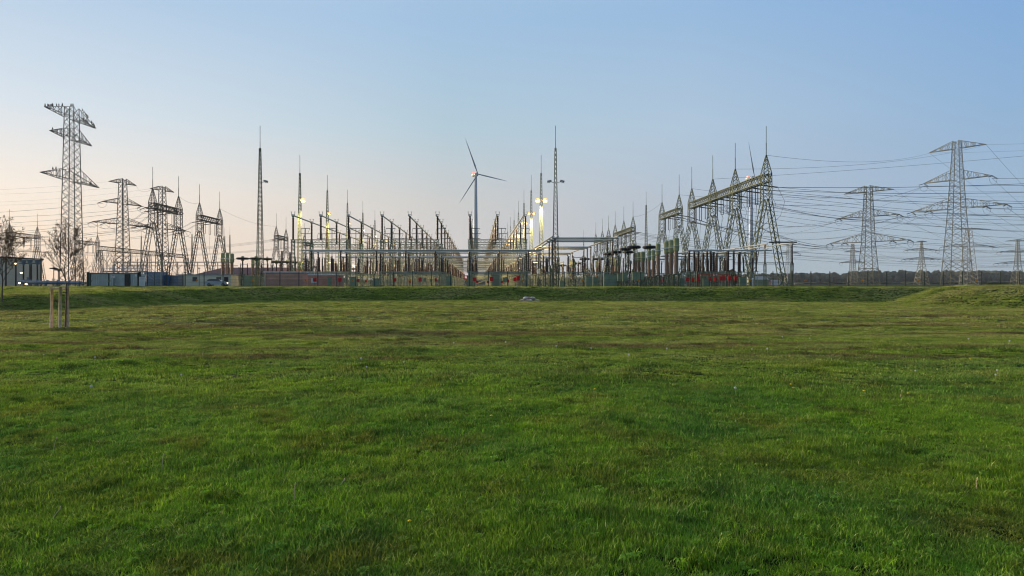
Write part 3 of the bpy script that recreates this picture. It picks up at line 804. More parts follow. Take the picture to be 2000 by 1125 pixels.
# ---------------------------------------------------------------- overhead conductors
NC = [0]
def cable(a, b_, sag, lab, r=.045, pair=0.0, n=18):
    a, b_ = Vector(a), Vector(b_); mb = MB()
    side = (b_ - a).cross(Vector((0, 0, 1))).normalized() * pair
    for q in ((-1, 1) if pair else (0,)):
        pts = []
        for i in range(n + 1):
            t = i / n; p = (b_ - a) * t + side * q; p.z -= 4 * sag * t * (1 - t); pts.append(p)
        mb.tube(pts, r, 3)
    if pair:
        for i in (4, 9, 14):
            t = i / n; p = (b_ - a) * t; p.z -= 4 * sag * t * (1 - t); mb.bar(p - side, p + side, r * .8, 4)
    o = mb.build('overhead_line', M['wire']); o.location = a
    tag(o, lab, 'power line', 'overhead power lines'); return o
def tipsof(t, lv=None, s_=None): return [v for (l, q, v) in t if (lv is None or l == lv) and (s_ is None or q == s_)]
PH = ['nearest', 'middle', 'farthest']
for k in range(3):
    tgt = [Vector((330, 165, 54)), Vector((330, 190, 50)), Vector((330, 215, 44))][k]
    cable(gR1[k], tgt, 8, f'{PH[k]} conductor from the long right gantry, nearest span, to the right edge', .03, pair=.22)
A_t = tipsof(pyA, 2, -1) + tipsof(pyA, 1, -1)
for k in range(3): cable(gR1[3 + k], A_t[k % len(A_t)] - Vector((0, 0, .9)), 4, f'{PH[k]} conductor from the long right gantry middle span to the largest pylon', .032, pair=.22)
B_t = tipsof(pyB, 2, -1) + tipsof(pyB, 1, -1)
for k in range(3): cable(gR1[6 + k], B_t[k % len(B_t)] - Vector((0, 0, .9)), 4, f'{PH[k]} conductor from the long right gantry last span to the second pylon', pair=.22)
B_r = tipsof(pyB, 2, 1) + tipsof(pyB, 1, 1)
for k in range(3): cable(gR2[k], B_r[k % len(B_r)] - Vector((0, 0, .9)), 6, f'{PH[k]} conductor from the two-tower right gantry to the second pylon', pair=.22)
for k in range(3): cable(gR3[k], Vector((560, 470 + 14 * k, 52 - 8 * k)), 17, f'{PH[k]} conductor leaving the front span of the distant three-tower gantry')
for k in range(3): cable(gR3[3 + k], Vector((560, 520 + 14 * k, 44 - 6 * k)), 15, f'{PH[k]} conductor leaving the rear span of the distant three-tower gantry')
for k in range(3): cable(gR4[k], Vector((640, 620 + 14 * k, 46 - 4 * k)), 14, f'{PH[k]} conductor leaving the farthest right-hand gantry')
for k, (v, nm) in enumerate([(tipsof(pyA, 0, -1)[0], 'left'), (tipsof(pyA, 0, 1)[0], 'right')]):
    cable(aR1[k], v, 2.5, f'earth wire from {ORD[k + 1]} right gantry peak to the {nm} top arm of the largest pylon', .035)
cable(aR1[2], Vector((330, 175, 60)), 4, 'earth wire from the third gantry peak rising to the right edge', .035)
cable(aR1[3], tipsof(pyB, 0, -1)[0], 2, 'earth wire from the fourth gantry peak to the left top arm of the second pylon', .035)
cable(aR2[0], tipsof(pyB, 0, 1)[0], 3, 'earth wire from the two-tower right gantry to the second pylon', .035)
cable(aR2[1], aR3[0], 1.2, 'earth wire between the two-tower and three-tower right gantries', .035)
for nm, t_, far_ in (('largest', pyA, Vector((470, 100, 0))), ('second', pyB, Vector((520, 190, 0)))):
    for k, (l, s_, v) in enumerate(t_):
        d = far_ - Vector((t_[0][2].x, t_[0][2].y, 0)); off = v - t_[0][2]
        cable(v - Vector((0, 0, .9 if l else 0)), Vector((far_.x + off.x * .8, far_.y + off.y * .8, v.z + (6 if nm == 'largest' else 4))), 9,
              f'{ORD[k + 1]} conductor running right from the {nm} right pylon out of view', .04 if l else .03, pair=.22 if l else 0)
for k, (l, s_, v) in enumerate(pyA):
    cable(v - Vector((0, 0, .9 if l else 0)), Vector((800 + 3 * k, 860, 40 + (3 - l) * 5)), 16, f'{ORD[k + 1]} thin conductor dropping away behind the largest right pylon', .04)
for k, (l, s_, v) in enumerate(pyB):
    cable(v - Vector((0, 0, .9 if l else 0)), Vector((640 + 3 * k, 760, 44 + (3 - l) * 5)), 19, f'{ORD[k + 1]} thin conductor dropping away behind the second right pylon', .04)
for k in range(9):
    cable(gR1[k], Vector((335, 176 + 7 * k, 40 - 1.9 * k)), 9 + (k % 3), f'lower conductor fanning out right from the long right gantry, {ORD[k + 1]} insulator from the camera', .04)
    j = MB(); a = gR1[k]; j.tube([(0, 0, 0), (1.6, 0, -3.2), (.6, 0, -6.5), (-2.6, 0, -9.5), (-5, 0, -13)], .035, 4)
    o = j.build('slack_jumper', M['wire']); o.location = a; tag(o, f'slack jumper hanging under the long right gantry, {ORD[k + 1]} from the camera', 'power line', 'slack jumpers of the right gantry')
for k in range(3):
    cable(gR2[k], A_t[k % len(A_t)] - Vector((0, 0, .9)), 9, f'{PH[k]} sagging conductor from the two-tower right gantry to the largest pylon', .04)
    cable(gR3[k], B_t[k % len(B_t)] - Vector((0, 0, .9)), 6, f'{PH[k]} sagging conductor from the three-tower right gantry to the second pylon', .04)
# left side
Dt, Et = tipsof(pyD, 2) + tipsof(pyD, 1), tipsof(pyE, 2) + tipsof(pyE, 1)
for k in range(3):
    cable(gL1[k], (Dt[k]) - Vector((0, 0, .9)), 4, f'{PH[k]} conductor from the first left gantry to the dark pylon', pair=.22)
    cable(gL2[k], (Et[k]) - Vector((0, 0, .9)), 4, f'{PH[k]} conductor from the second left gantry to the pylon behind it', pair=.22)
    cable(gL3[k], Vector((-420, 420 + 16 * k, 44)), 13, f'{PH[k]} conductor crossing left from the small distant gantry')
    cable(gW1[k], Vector((-420, 300 + 10 * k, 40)), 6, f'{PH[k]} conductor leaving the far left gantry')
    cable(gL4[k], Vector((-460, 540 + 16 * k, 46)), 12, f'{PH[k]} conductor crossing left from the farthest left gantry')
for nm, t_, zz in (('dark left pylon', pyD, 0), ('pylon behind the left gantry', pyE, -2)):
    for k, (l, s_, v) in enumerate(t_):
        cable(v - Vector((0, 0, .9 if l else 0)), Vector((-430, 350 + 60 * (zz < 0) + 7 * k, v.z - 1 + zz)), 7, f'{ORD[k + 1]} conductor running left from the {nm} out of view', .04 if l else .03, pair=.2 if l else 0)
cable(aL1[0], tipsof(pyD, 0, 1)[0], 2, 'earth wire from the first left gantry peak to the dark pylon', .035)
cable(aL2[0], aL1[1], 1, 'earth wire between the first and second left gantries', .035)
cable(aL3[0], aL2[1], 1.6, 'earth wire between the second and the small distant left gantries', .035)
for k in range(0):
    a = Vector((-42, 250 + 22 * k, 20 + 1.5 * k)); cable(a, Vector((-96, 240 + 24 * k, 23)), 5, f'{ORD[k + 1]} slack line hanging between the left gantries and the left mast row')

# ---------------------------------------------------------------- birds on the pylon
def make_bird():
    b_ = MB(); b_.lathe([(.01, -.05), (.11, .03), (.14, .15), (.11, .28), (.06, .34), (.085, .40), (.075, .47), (.01, .51)], 8)
    b_.bar((0, .05, .08), (0, .30, -.10), .07, 4, .03, cap=True); b_.bar((0, -.06, .42), (0, -.17, .40), .025, 4, .004, cap=True)
    for s_ in (-.04, .04): b_.bar((s_, 0, -.02), (s_, 0, -.10), .014, 4)
    return b_.build('bird', M['black'])
bird0 = make_bird(); nb = 0
cs, sn = math.cos(R(91.5)), math.sin(R(91.5))
def on_arm(li, s_, u, top):
    za, half, rise = [(57.9, 15, 3.5), (51.0, 12.2, 3.2), (36.9, 17.2, 3.8)][li]
    w_ = 2.0; lx = w_ + (half - w_) * u; z = za + (rise * (1 - u) if top else 0) + .17
    q = w_ * (1 - u) * (1 if rnd.random() < .5 else -1)
    x, y = s_ * lx, q
    return Vector((-136.6 + x * cs - y * sn, 230 + x * sn + y * cs, z))
spots = [(0, -1, u, True) for u in (.98, .84, .78, .70, .62, .56, .42, .34, .2, .12, .05)] + [(0, 1, u, True) for u in (.03, .1, .2, .3, .38, .46, .55, .62, .72, .84, .93)] + \
        [(0, 1, u, False) for u in (.15, .3, .4, .62)] + [(1, -1, .8, True), (2, -1, .45, True), (2, -1, .3, True), (2, -1, .15, True), (2, 1, .5, False)]
LV = ['top', 'second', 'lowest']
for k, (li, s_, u, top) in enumerate(spots):
    o = bird0 if k == 0 else bird0.copy()
    if k: C.collection.objects.link(o)
    o.location = on_arm(li, s_, u, top); o.rotation_euler = (0, 0, rnd.uniform(0, 6.28)); f_ = rnd.uniform(1.3, 1.8); o.scale = (f_, f_, f_)
    grpl = [q for q in spots if q[:2] == (li, s_) and q[3] == top]; rank = sorted(grpl, key=lambda q: -q[2]).index((li, s_, u, top)) + 1
    tag(o, f'black bird on the {LV[li]} pylon arm{"" if top else ", lower chord"}, {ORD[rank]} from the {"left" if s_ < 0 else "right"} tip', 'bird', 'birds on the left pylon')

# ---------------------------------------------------------------- right part of the yard: high cross tubes, tall posts
tz = 9.65
for bay in range(6):
    for k in range(3):
        Y = 115 + 27.4 * bay + 4.6 * k
        t_ = MB(); t_.bar((0, 0, 0), (11.2, 0, 0), .13, 8, cap=True); o = t_.build('cross_tube', M['alu']); o.location = (12.6, Y, tz)
        tag(o, f'{ORD[k + 1]} high pale cross tube of the {ORD[bay + 1]} bay, right of the right mast row', 'busbar tube', 'high cross tubes right of the masts')
for k, x in enumerate((12.7, 13.6, 23.7)):
    t_ = MB(); t_.bar((0, 0, 0), (0, 70, 0), .14, 8, cap=True); o = t_.build('long_tube', M['alu']); o.location = (x, 114.5, tz + .27)
    tag(o, f'{ORD[k + 1]} long tube from the left running away on tall brown posts beside the right masts', 'busbar tube', 'long tubes beside the right masts')
def make_post(z1, zs, r=.17):
    root = empty('post_insulator', (0, 0, 0))
    s_ = MB(); s_.truss((0, 0, G), (0, 0, zs), .42, .38, 5, .05, .022, x=False); s_.box((0, 0, zs), (.5, .5, .08)); s_.build('steel_post', M['steel'], root)
    i_ = MB(); insul(i_, zs + .04, z1 - .25, r); io = i_.build('insulator', M['brown'], root)
    c_ = MB(); c_.box((0, 0, z1 - .16), (.36, .36, .18)); c_.build('clamp', M['galv'], root)
    return root
tp = make_post(tz, 5.2); k_ = 0
for bay in range(5):
    for x, nm in ((13.1, 'inner'), (23.7, 'outer')):
        for j in range(3):
            o = tp if k_ == 0 else copy_tree(tp); k_ += 1
            o.location = (x, 115 + 27.4 * bay + 4.6 * j, 0)
            tag(o, f'tall brown post insulator, {ORD[j + 1]} of three, {ORD[bay + 1]} bay, {nm} row right of the masts', 'post insulator', 'tall post insulators right of the masts')

# khaki-capped instrument transformers
def make_ct():
    root = empty('instrument_transformer', (0, 0, 0))
    b_ = MB(); b_.truss((0, 0, 0), (0, 0, 1.7), .8, .7, 2, .06, .03, x=True); b_.box((0, 0, 1.75), (.95, .95, .12)); b_.build('steel_stand', M['steel'], root)
    i_ = MB(); insul(i_, 1.82, 5.0, .36, n=12, sheds=22); i_.build('insulator', M['tan'], root)
    c_ = MB(); c_.lathe([(.22, 4.95), (.30, 5.0), (.36, 5.15), (.38, 5.7)], 14); c_.lathe([(.35, 5.78), (.36, 6.7), (.30, 6.86), (.12, 6.92), (0.02, 6.93)], 14); co2 = c_.build('cap', M['khaki'], root)
    f_ = MB(); f_.lathe([(.50, 5.70), (.50, 5.78)], 14); f_.bar((-.75, 0, 5.74), (.75, 0, 5.74), .04, 6, cap=True); f_.build('flange', M['white'], co2)
    return root
ct0 = make_ct(); nct = 0
CTS = [(1302, 470, 106, 'middle-right column of the nearest khaki-capped trio'), (1311, 468, 103, 'centre column of the nearest khaki-capped trio'), (1321, 464, 99.6, 'nearest and tallest khaki-capped column at the right'),
       (1268, 489, 118, 'shortest column of the second khaki-capped trio'), (1276, 487, 114, 'centre column of the second khaki-capped trio'), (1285.5, 475, 109, 'tallest column of the second khaki-capped trio'),
       (1241, 493, 140, 'left column of the khaki trio under the black drums'), (1248, 492, 136, 'centre column of the khaki trio under the black drums'), (1255.5, 491, 132, 'right column of the khaki trio under the black drums'),
       (1196.5, 502, 158, 'left column of the small tan trio'), (1202.5, 501.5, 155, 'centre column of the small tan trio'), (1208.5, 501, 152, 'right column of the small tan trio'),
       (1118.7, 507, 150, 'single fat tan column right of the masts'), (1166, 509, 170, 'tan column left of the small tan trio'),
       (435, 494, 155, 'left column of the khaki trio above the parked car'), (444, 493.5, 152, 'centre column of the khaki trio above the parked car'), (453, 495, 149, 'right column of the khaki trio above the parked car'),
       (494, 506, 170, 'left khaki column just left of the tallest left mast'), (504, 505, 167, 'right khaki column beside the tallest left mast'), (586, 512, 150, 'khaki column behind the brown siding building'), (592, 512, 147, 'second khaki column behind the brown siding building')]
for k, (px, py, Y, lab) in enumerate(CTS):
    o = ct0 if k == 0 else copy_tree(ct0); p = P(px, py, Y); H = p.z - G; f_ = H / 6.93
    wf = f_ * (1.05 if px > 1260 else 1.25) if px != 1118.7 else f_ * 1.7
    o.location = (p.x, Y, G); o.scale = (wf, wf, f_)
    tag(o, 'instrument transformer, ' + lab, 'transformer', 'khaki-capped instrument transformers')

# black drum coils on posts
def make_drum():
    root = empty('drum_coil', (0, 0, 0))
    s_ = MB(); s_.truss((0, 0, 0), (0, 0, .42), .10, .09, 3, .012, .006, x=False)
    s_.build('steel_post', M['steel'], root)
    i_ = MB(); insul(i_, .42, .9, .030, sheds=12); i_.build('insulator', M['brown'], root)
    d_ = MB()
    d_.lathe([(.035, .93), (.17, .928), (.208, .94), (.215, .96), (.208, .985), (.17, 1.0), (.03, 1.0)], 24)
    d_.build('coil', M['black'], root)
    c_ = MB(); c_.lathe([(.05, .885), (.05, 1.03), (.03, 1.05), (.01, 1.05)], 8); c_.build('cap', M['khaki'], root)
    return root
dr0 = make_drum()
DR = [(1238, 480, 130, 1), (1268.5, 480, 127, 1), (1221, 484, 136, .85), (1203, 490, 142, .85), (1227, 490, 140, .8), (1189, 494, 150, .8), (1142, 504, 165, .75), (1169, 504, 163, .8), (1098, 517, 180, .7), (1123, 513, 176, .8),
      (474, 503, 150, .95), (500, 503, 150, .95), (522, 504, 152, .7), (540, 510, 165, .8), (561, 510, 165, .8), (577, 511, 168, .6), (690, 524, 180, .5), (612, 520, 180, .45), (105, 523, 145, .55), (114, 526, 143, .6)]
for k, (px, py, Y, f_) in enumerate(DR):
    o = dr0 if k == 0 else copy_tree(dr0); p = P(px, py, Y); H = p.z - G; rad = 13.5 * f_ * Y / F / .215
    o.location = (p.x, Y, G); o.scale = (rad, rad, H)
    where = ['larger black drum coil, left of the big pair at right', 'larger black drum coil, right of the big pair at right', 'black drum coil tucked behind the left of the big pair', 'black drum coil over the small tan trio', 'black drum coil just under the big pair', 'black drum coil left of the small tan trio',
             'small black drum coil on the left of the far right-hand pair', 'small black drum coil on the right of the far right-hand pair', 'smallest far black drum coil near the right masts', 'small black drum coil above the fat tan column',
             'black drum coil above the maroon roof, leftmost', 'black drum coil above the maroon roof, touching the tallest left mast', 'black drum coil just right of the tallest left mast', 'lower black drum coil left of the siding building roof', 'lower black drum coil over the siding building', 'small black drum coil at the right end of the maroon roof',
             'tiny black drum coil behind the low stands', 'tiny black drum coil behind the second siding building', 'upper black drum coil left of the young tree', 'lower black drum coil beside the young tree'][k]
    tag(o, where, 'drum coil', 'flat black drum coils on posts')

# stands under the long right gantry
k_ = 0
for j, Y in enumerate((116, 121, 127, 133, 140, 147, 154)):
    for i, x in enumerate((37.5,)):
        o = copy_tree(st[1 if j % 2 else 0]); o.location = (x + j * .6, Y, 0)
        tag(o, f'{"rotary disconnector" if j % 2 else "tube stand"} before the long right gantry, {ORD[j + 1]} row from the camera', 'insulator stand', 'insulator stands before the long right gantry')
for j in range(4):
    t_ = MB(); t_.bar((0, 0, 0), (14.5, 0, 0), .11, 8, cap=True); o = t_.build('cross_tube', M['alu']); o.location = (35.6 + j, (116, 127, 140, 154)[j], 7.6)
    tag(o, f'{ORD[j + 1]} cross tube from the camera in front of the long right gantry', 'busbar tube', 'cross tubes before the long right gantry')
for j, x in enumerate((38.5, 43.5, 49.0)):
    t_ = MB(); t_.bar((0, 0, 0), (0, 45, 0), .09, 8, cap=True); o = t_.build('long_tube', M['alu']); o.location = (x, 115, 7.84)
    tag(o, f'{ORD[j + 1]} low tube from the left running away in front of the long right gantry', 'busbar tube', 'low long tubes before the right gantry')
tpr = make_post(7.35, 4.0, .24)
for j, px in enumerate((1346, 1356, 1364, 1373, 1381, 1388, 1394, 1400, 1422, 1433, 1445)):
    o = tpr if j == 0 else copy_tree(tpr); p = P(px, 500, 110 + 2.2 * (j % 4)); o.location = (p.x, p.y, 0)
    tag(o, f'dark brown post insulator under the long right gantry, {ORD[j + 1]} from the left', 'post insulator', 'dark post insulators under the right gantry')
t2 = make_post(9.7, 5.9, .20)
for j, (px, Y) in enumerate(((1494, 134), (1547, 131))):
    o = t2 if j == 0 else copy_tree(t2); p = P(px, 478, Y); o.location = (p.x, p.y, 0)
    tag(o, ['single tall post insulator between the legs of the nearest A-frame', 'single tall post insulator just right of the nearest A-frame'][j], 'post insulator')
t_ = MB(); t_.bar((56.5, 133, 9.75), (56.5, 210, 9.75), .12, 8, cap=True); o = t_.build('long_tube', M['alu']); tag(o, 'long tube running away from the tall post between the A-frame legs', 'busbar tube')
t_ = MB(); t_.bar((60.5, 130.5, 9.8), (60.5, 200, 9.8), .12, 8, cap=True); o = t_.build('long_tube', M['alu']); tag(o, 'long tube running away from the tall post right of the A-frame', 'busbar tube')
t_ = MB(); t_.bar((56.0, 131, 9.95), (61.3, 131, 9.95), .13, 8, cap=True); o = t_.build('cross_tube', M['dark']); tag(o, 'short dark cross tube on top of the post right of the A-frame', 'busbar tube')
t_ = MB(); t_.truss((50.5, 134, 6.0), (62, 134, 6.0), .35, .35, 14, .04, .02, xdir=(0, 1, 0), x=False); o = t_.build('lattice_beam', M['galv']); tag(o, 'thin horizontal lattice beam behind the nearest A-frame tower', 'beam')

# red drive boxes on posts
def make_red():
    root = empty('drive_box', (0, 0, 0))
    p_ = MB(); p_.bar((0, 0, 0), (0, 0, 1.0), .05, 6); p_.bar((0, .12, 1.6), (0, .12, 2.3), .03, 6); p_.build('post', M['steel'], root)
    b_ = MB(); b_.box((0, 0, 1.3), (.62, .35, .60)); b_.box((0, 0, 1.63), (.70, .42, .05)); b_.box((0, -.19, 1.3), (.54, .02, .50)); b_.build('cabinet', M['red'], root)
    h_ = MB(); h_.bar((.18, -.22, 1.22), (.18, -.22, 1.42), .02, 6); h_.build('handle', M['galv'], root)
    return root
rd0 = make_red()
RD = [(615, 547, 100, 1), (664, 547, 100, 1), (699, 548, 112, .8), (715, 549, 125, .7), (771, 547, 101, .95), (800, 550, 120, .8), (820.5, 547, 101, 1), (851, 547, 112, .7), (927, 546, 99, 1.15), (932, 551, 112, .9), (953, 551, 114, .9), (960, 545, 99, 1.15),
      (973, 548, 118, .75), (981, 551, 120, .9), (993, 549, 118, .7), (1006, 546, 99, 1), (1012, 544, 98, 1.1), (1343, 546, 104, .8), (1353, 547, 106, .85), (1364, 545, 104, .95), (1386, 545, 104, .8), (1397, 545, 103, .8),
      (1408, 544, 101, 1), (1413.5, 544, 101, 1), (1425, 544, 101, 1.1), (1437, 544, 101, 1.1), (1290, 549, 115, .7), (1296, 548, 116, .7)]
for k, (px, py, Y, f_) in enumerate(RD):
    o = rd0 if k == 0 else copy_tree(rd0); p = P(px, py, Y); o.location = (p.x, Y, max(G - .02, p.z - 1.3 * f_)); o.scale = (f_ * .74, f_, f_)
    o.location.z = G; o.scale.z = (p.z - G) / 1.3 if p.z > G + .3 else .6
    n_l = sum(1 for q in RD if q[0] <= px)
    tag(o, f'red drive box behind the fence, {ORD[n_l]} red box from the left', 'drive box', 'red drive boxes behind the fence')
rl = MB(); rl.bar((0, 0, 0), (5.1, 0, 0), .07, 6, cap=True); rl.bar((.2, 0, 0), (.2, 0, -1.9), .04, 5); rl.bar((4.9, 0, 0), (4.9, 0, -1.9), .04, 5)
o = rl.build('red_rail', M['red']); o.location = (P(1362, 535, 106).x, 106, 3.45); tag(o, 'long thin red rail above the row of red boxes at right', 'rail')
for k, (Y, z) in enumerate(((245, 6.4), (262, 5.4), (280, 5.0), (300, 4.6))):
    rl = MB(); rl.bar((-7, 0, 0), (7, 0, 0), .12, 6, cap=True); o = thing('red_rail', 'x', 'rail', (1.2, Y, z)); rl.build('rail', M['red'], o); MB().bar((-6.8, 0, 0), (-6.8, 0, -z + G), .06, 5).bar((6.8, 0, 0), (6.8, 0, -z + G), .06, 5).build('supports', M['frame'], o); tag(o, f'red cross rail deep in the central aisle, {ORD[k + 1]} from the front', 'rail', 'red cross rails in the central aisle')

# control cabinets
def make_cab(w_, h_, legs, nd):
    root = empty('control_cabinet', (0, 0, 0))
    b_ = MB(); b_.box((0, 0, legs + h_ / 2), (w_, .6, h_)); b_.box((0, 0, legs + h_ + .04), (w_ + .12, .72, .07)); bo = b_.build('housing', M['cab'], root)
    for i in range(nd):
        d_ = MB(); d_.box((-w_ / 2 + w_ / nd * (i + .5), -.315, legs + h_ / 2), (w_ / nd - .06, .03, h_ - .1)); do_ = d_.build('door', M['cab'], bo)
    if legs > .2:
        for x in (-w_ / 2 + .1, w_ / 2 - .1):
            l_ = MB(); l_.bar((x, 0, 0), (x, 0, legs), .06, 4); l_.build('leg', M['steel'], root)
    return root
CB = [(1246, 534, 100, 1.7, 1.1, 1.0, 3, 'wide green cabinet on legs with three doors, left of the khaki columns'), (1220, 533, 104, .75, 1.2, .9, 1, 'narrow green cabinet on legs beside the wide one'), (1210, 533.5, 106, .6, 1.1, .9, 1, 'slim green cabinet left of the narrow one'),
      (1189, 536, 100, 1.5, 1.7, .1, 2, 'pair-door green cabinet standing on the ground'), (1199, 536, 103, .7, 1.6, .1, 1, 'small green cabinet right of the pair-door one'), (1150, 541, 103, .9, 1.4, .1, 1, 'green cabinet right of the right masts'), (1163, 542, 105, .8, 1.3, .1, 1, 'dull green cabinet near the far drums'),
      (486, 539, 100, 1.2, 1.5, .1, 2, 'pale green cabinet left of the tallest left mast'), (500, 540, 101, 1.1, 1.4, .1, 2, 'pale green cabinet under the tallest left mast'), (644, 541, 99, .5, 1.2, .1, 1, 'narrow cabinet in front of the second siding building'), (690, 541, 99, .9, 1.3, .1, 1, 'grey green cabinet beneath an orange fence sign'),
      (734, 543, 100, .9, 1.1, .1, 1, 'grey green cabinet in the middle left of the low stands'), (877, 541, 100, .9, 1.4, .1, 1, 'green cabinet left of the central aisle'), (917, 540, 101, .8, 1.5, .1, 1, 'green cabinet at the left side of the central aisle'), (968, 539, 101, 1.1, 1.6, .1, 1, 'dark green cabinet at the right side of the central aisle'),
      (1378, 541, 103, .8, 1.1, .1, 1, 'grey green cabinet between red boxes at right'), (1330, 542, 101, .7, 1.1, .1, 1, 'green cabinet right of the nearest khaki columns'), (1450, 540, 103, .9, 1.3, .1, 1, 'green cabinet at the right end of the red boxes')]
for px, py, Y, w_, h_, lg, nd, lab in CB:
    o = make_cab(w_, h_, lg, nd); p = P(px, py, Y); o.location = (p.x, Y, G)
    tag(o, lab, 'cabinet', 'control cabinets behind the fence')
# lying khaki crate, white post at right
o = MB().box((0, 0, .45), (.8, .6, .9)).box((0, 0, .93), (.9, .7, .06)).build('meter_box', M['khaki']); o.location = (P(1098, 551, 101).x, 101, G); tag(o, 'small khaki meter box near the right masts', 'box')
o = MB().lathe([(.12, 0), (.12, .9), (.2, 1.0), (.2, 1.3), (.05, 1.4)], 8).build('white_marker_post', M['white']); o.location = (P(1471, 556, 104).x, 104, G); tag(o, 'short white round post inside the nearest A-frame', 'post')

# low longitudinal gantry and pipe on the left
root = thing('low_gantry', 'low lattice gantry beam running away behind the gate, on three lattice legs', 'gantry', (-102, 184, G))
b_ = MB(); b_.truss((0, 0, 10.2), (0, 56, 10.2), 1.1, 1.1, 40, .07, .035, xdir=(1, 0, 0), x=True); b_.build('beam', M['dark'], root)
for y in (.5, 28, 55.5):
    l_ = MB(); l_.truss((0, y, 0), (0, y, 9.7), 1.6, 1.0, 9, .07, .035); l_.build('leg', M['dark'], root)
root = thing('pipe_bridge', 'long thin horizontal tube on slim posts behind the blue container', 'tube', (-80, 150, G))
b_ = MB(); b_.bar((0, 0, 5.3), (26, 0, 5.3), .10, 8, cap=True); b_.bar((0, 4, 4.6), (26, 4, 4.6), .07, 8, cap=True); b_.build('tube', M['galv'], root)
for k in range(12):
    l_ = MB(); l_.bar((1 + 2.2 * k, 0, 0), (1 + 2.2 * k, 0, 2.6), .09, 6); insul(l_, 2.6, 5.2, .12, 1 + 2.2 * k, 0, 6); l_.build('post', M['brown'], root)

# ---------------------------------------------------------------- wind turbines
def turbine(lab, px, py, Y, L, rw, blades, yaw):
    p = P(px, py, Y); root = thing('wind_turbine', lab, 'wind turbine', (p.x, Y, 0), 0, 'wind turbines behind the yard')
    t_ = MB(); t_.lathe([(rw * 1.5, 0), (rw * 1.1, p.z * .5), (rw * .75, p.z - 1.5)], 24); t_.build('tower', M['tower'], root, smooth=True)
    n_ = MB(); n_.lathe([(.3, -2.6), (1.2, -2.2), (1.6, 0), (1.7, 2.5), (1.5, 5), (.5, 5.6)], 14); no = n_.build('nacelle', M['tower'], root, smooth=True)
    no.location = (0, 0, p.z); no.rotation_euler = (R(90), 0, R(180 + yaw))
    for q in (-1, 1):
        c_ = MB(); c_.lathe([(.7, 0), (.7, .8), (.2, 1.1)], 8); bo = c_.build('beacon', M['beacon'], no); bo.location = (q * 1.0, 1.5, 3); bo.rotation_euler = (R(-90), 0, 0)
    h_ = MB(); h_.lathe([(.05, -3.6), (1.0, -3.2), (1.7, -2), (1.9, -.6), (1.6, 0)], 14); ho = h_.build('hub', M['tower'], root, smooth=True)
    d = Vector((math.sin(R(yaw)), -math.cos(R(yaw)), 0)); ho.location = Vector((0, 0, p.z)) + d * 2.4; ho.rotation_euler = (R(-90) * -1, 0, R(yaw))
    u = Vector((math.cos(R(yaw)), math.sin(R(yaw)), 0))
    for a in blades:
        dr_ = u * math.cos(R(a)) + Vector((0, 0, 1)) * math.sin(R(a)); sd_ = dr_.cross(d).normalized()
        v, f = [], []; c0 = Vector((0, 0, p.z)) + d * 3.6
        secs = [(0, .7, .45, 0), (.08, .75, .45, .1), (.22, 1.1, .28, .5), (.5, .75, .16, .25), (.8, .45, .1, .1), (1.0, .1, .04, 0)]
        for (s_, ch_, th_, tw) in secs:
            cdir = (sd_ * math.cos(tw) + d * math.sin(tw)); nd_ = cdir.cross(dr_)
            for e in range(8):
                t = 2 * PI * e / 8; v.append(tuple(c0 + dr_ * (L * s_ + 1) + cdir * (ch_ * .72 * math.cos(t)) + nd_ * (th_ * math.sin(t))))
        for i in range(len(secs) - 1):
            for e in range(8): f.append((i * 8 + e, i * 8 + (e + 1) % 8, i * 8 + 8 + (e + 1) % 8, i * 8 + 8 + e))
        m_ = MB(); m_.v = v; m_.f = f; m_.build('blade', M['tower'], root, smooth=True)
turbine('white wind turbine rising behind the centre of the yard, red beacons on top', 929, 341, 640, 34, 1.75, (114, -6, 234), 35)
turbine('white wind turbine half hidden behind the long right gantry', 1467, 348, 660, 34, 1.75, (106, -14, 226), 35)

# ---------------------------------------------------------------- fences
def fence(lab, x0, x1, Y, zb, signs):
    root = thing('security_fence', lab, 'fence', (x0, Y, zb), 0, 'green security fences')
    n = int(round((x1 - x0) / 2.5)); post = None; pan = None
    for i in range(n + 1):
        if post is None:
            p_ = MB(); p_.bar((0, 0, -.1), (0, 0, 2.1), .062, 4, cap=True); post = p_.build('post', M['fence'], root); o = post
        else:
            o = post.copy(); C.collection.objects.link(o); setparent(o, root)
        o.location = (2.5 * i, 0, 0)
        if i < n:
            if pan is None:
                m_ = MB()
                for k in range(1, 25): m_.bar((k * .1, 0, .05), (k * .1, 0, 1.02 + (.03 if k % 2 else 0)), .004, 3)
                for k in range(6): m_.bar((0, 0, .08 + .185 * k), (2.5, 0, .08 + .185 * k), .009, 3)
                for k in range(3): m_.bar((0, 0, 1.35 + .25 * k), (2.5, 0, 1.35 + .25 * k), .005, 3)
                pan = m_.build('mesh_panel', M['fence'], root); o = pan
            else:
                o = pan.copy(); C.collection.objects.link(o); setparent(o, root)
            o.location = (2.5 * i, 0, 0)
    for px in signs:
        x = P(px, 541, Y).x - x0
        m_ = MB(); k = 0; m_.v = [(-.17, -.03, 0), (.17, -.03, 0), (0, -.03, .30), (-.17, -.015, 0), (.17, -.015, 0), (0, -.015, .30)]; m_.f = [(0, 1, 2), (5, 4, 3), (0, 3, 4, 1), (1, 4, 5, 2), (2, 5, 3, 0)]
        s_ = m_.build('warning_sign', M['orange'], root); s_.location = (x, -.03, .82)
        b_ = MB(); b_.v = [(.02, -.035, .22), (-.05, -.035, .12), (0, -.035, .12), (-.02, -.035, .04), (.05, -.035, .14), (.0, -.035, .14)]; b_.f = [(0, 1, 2, 5), (5, 2, 3, 4)]
        bo = b_.build('lightning_symbol', M['ink'], s_)
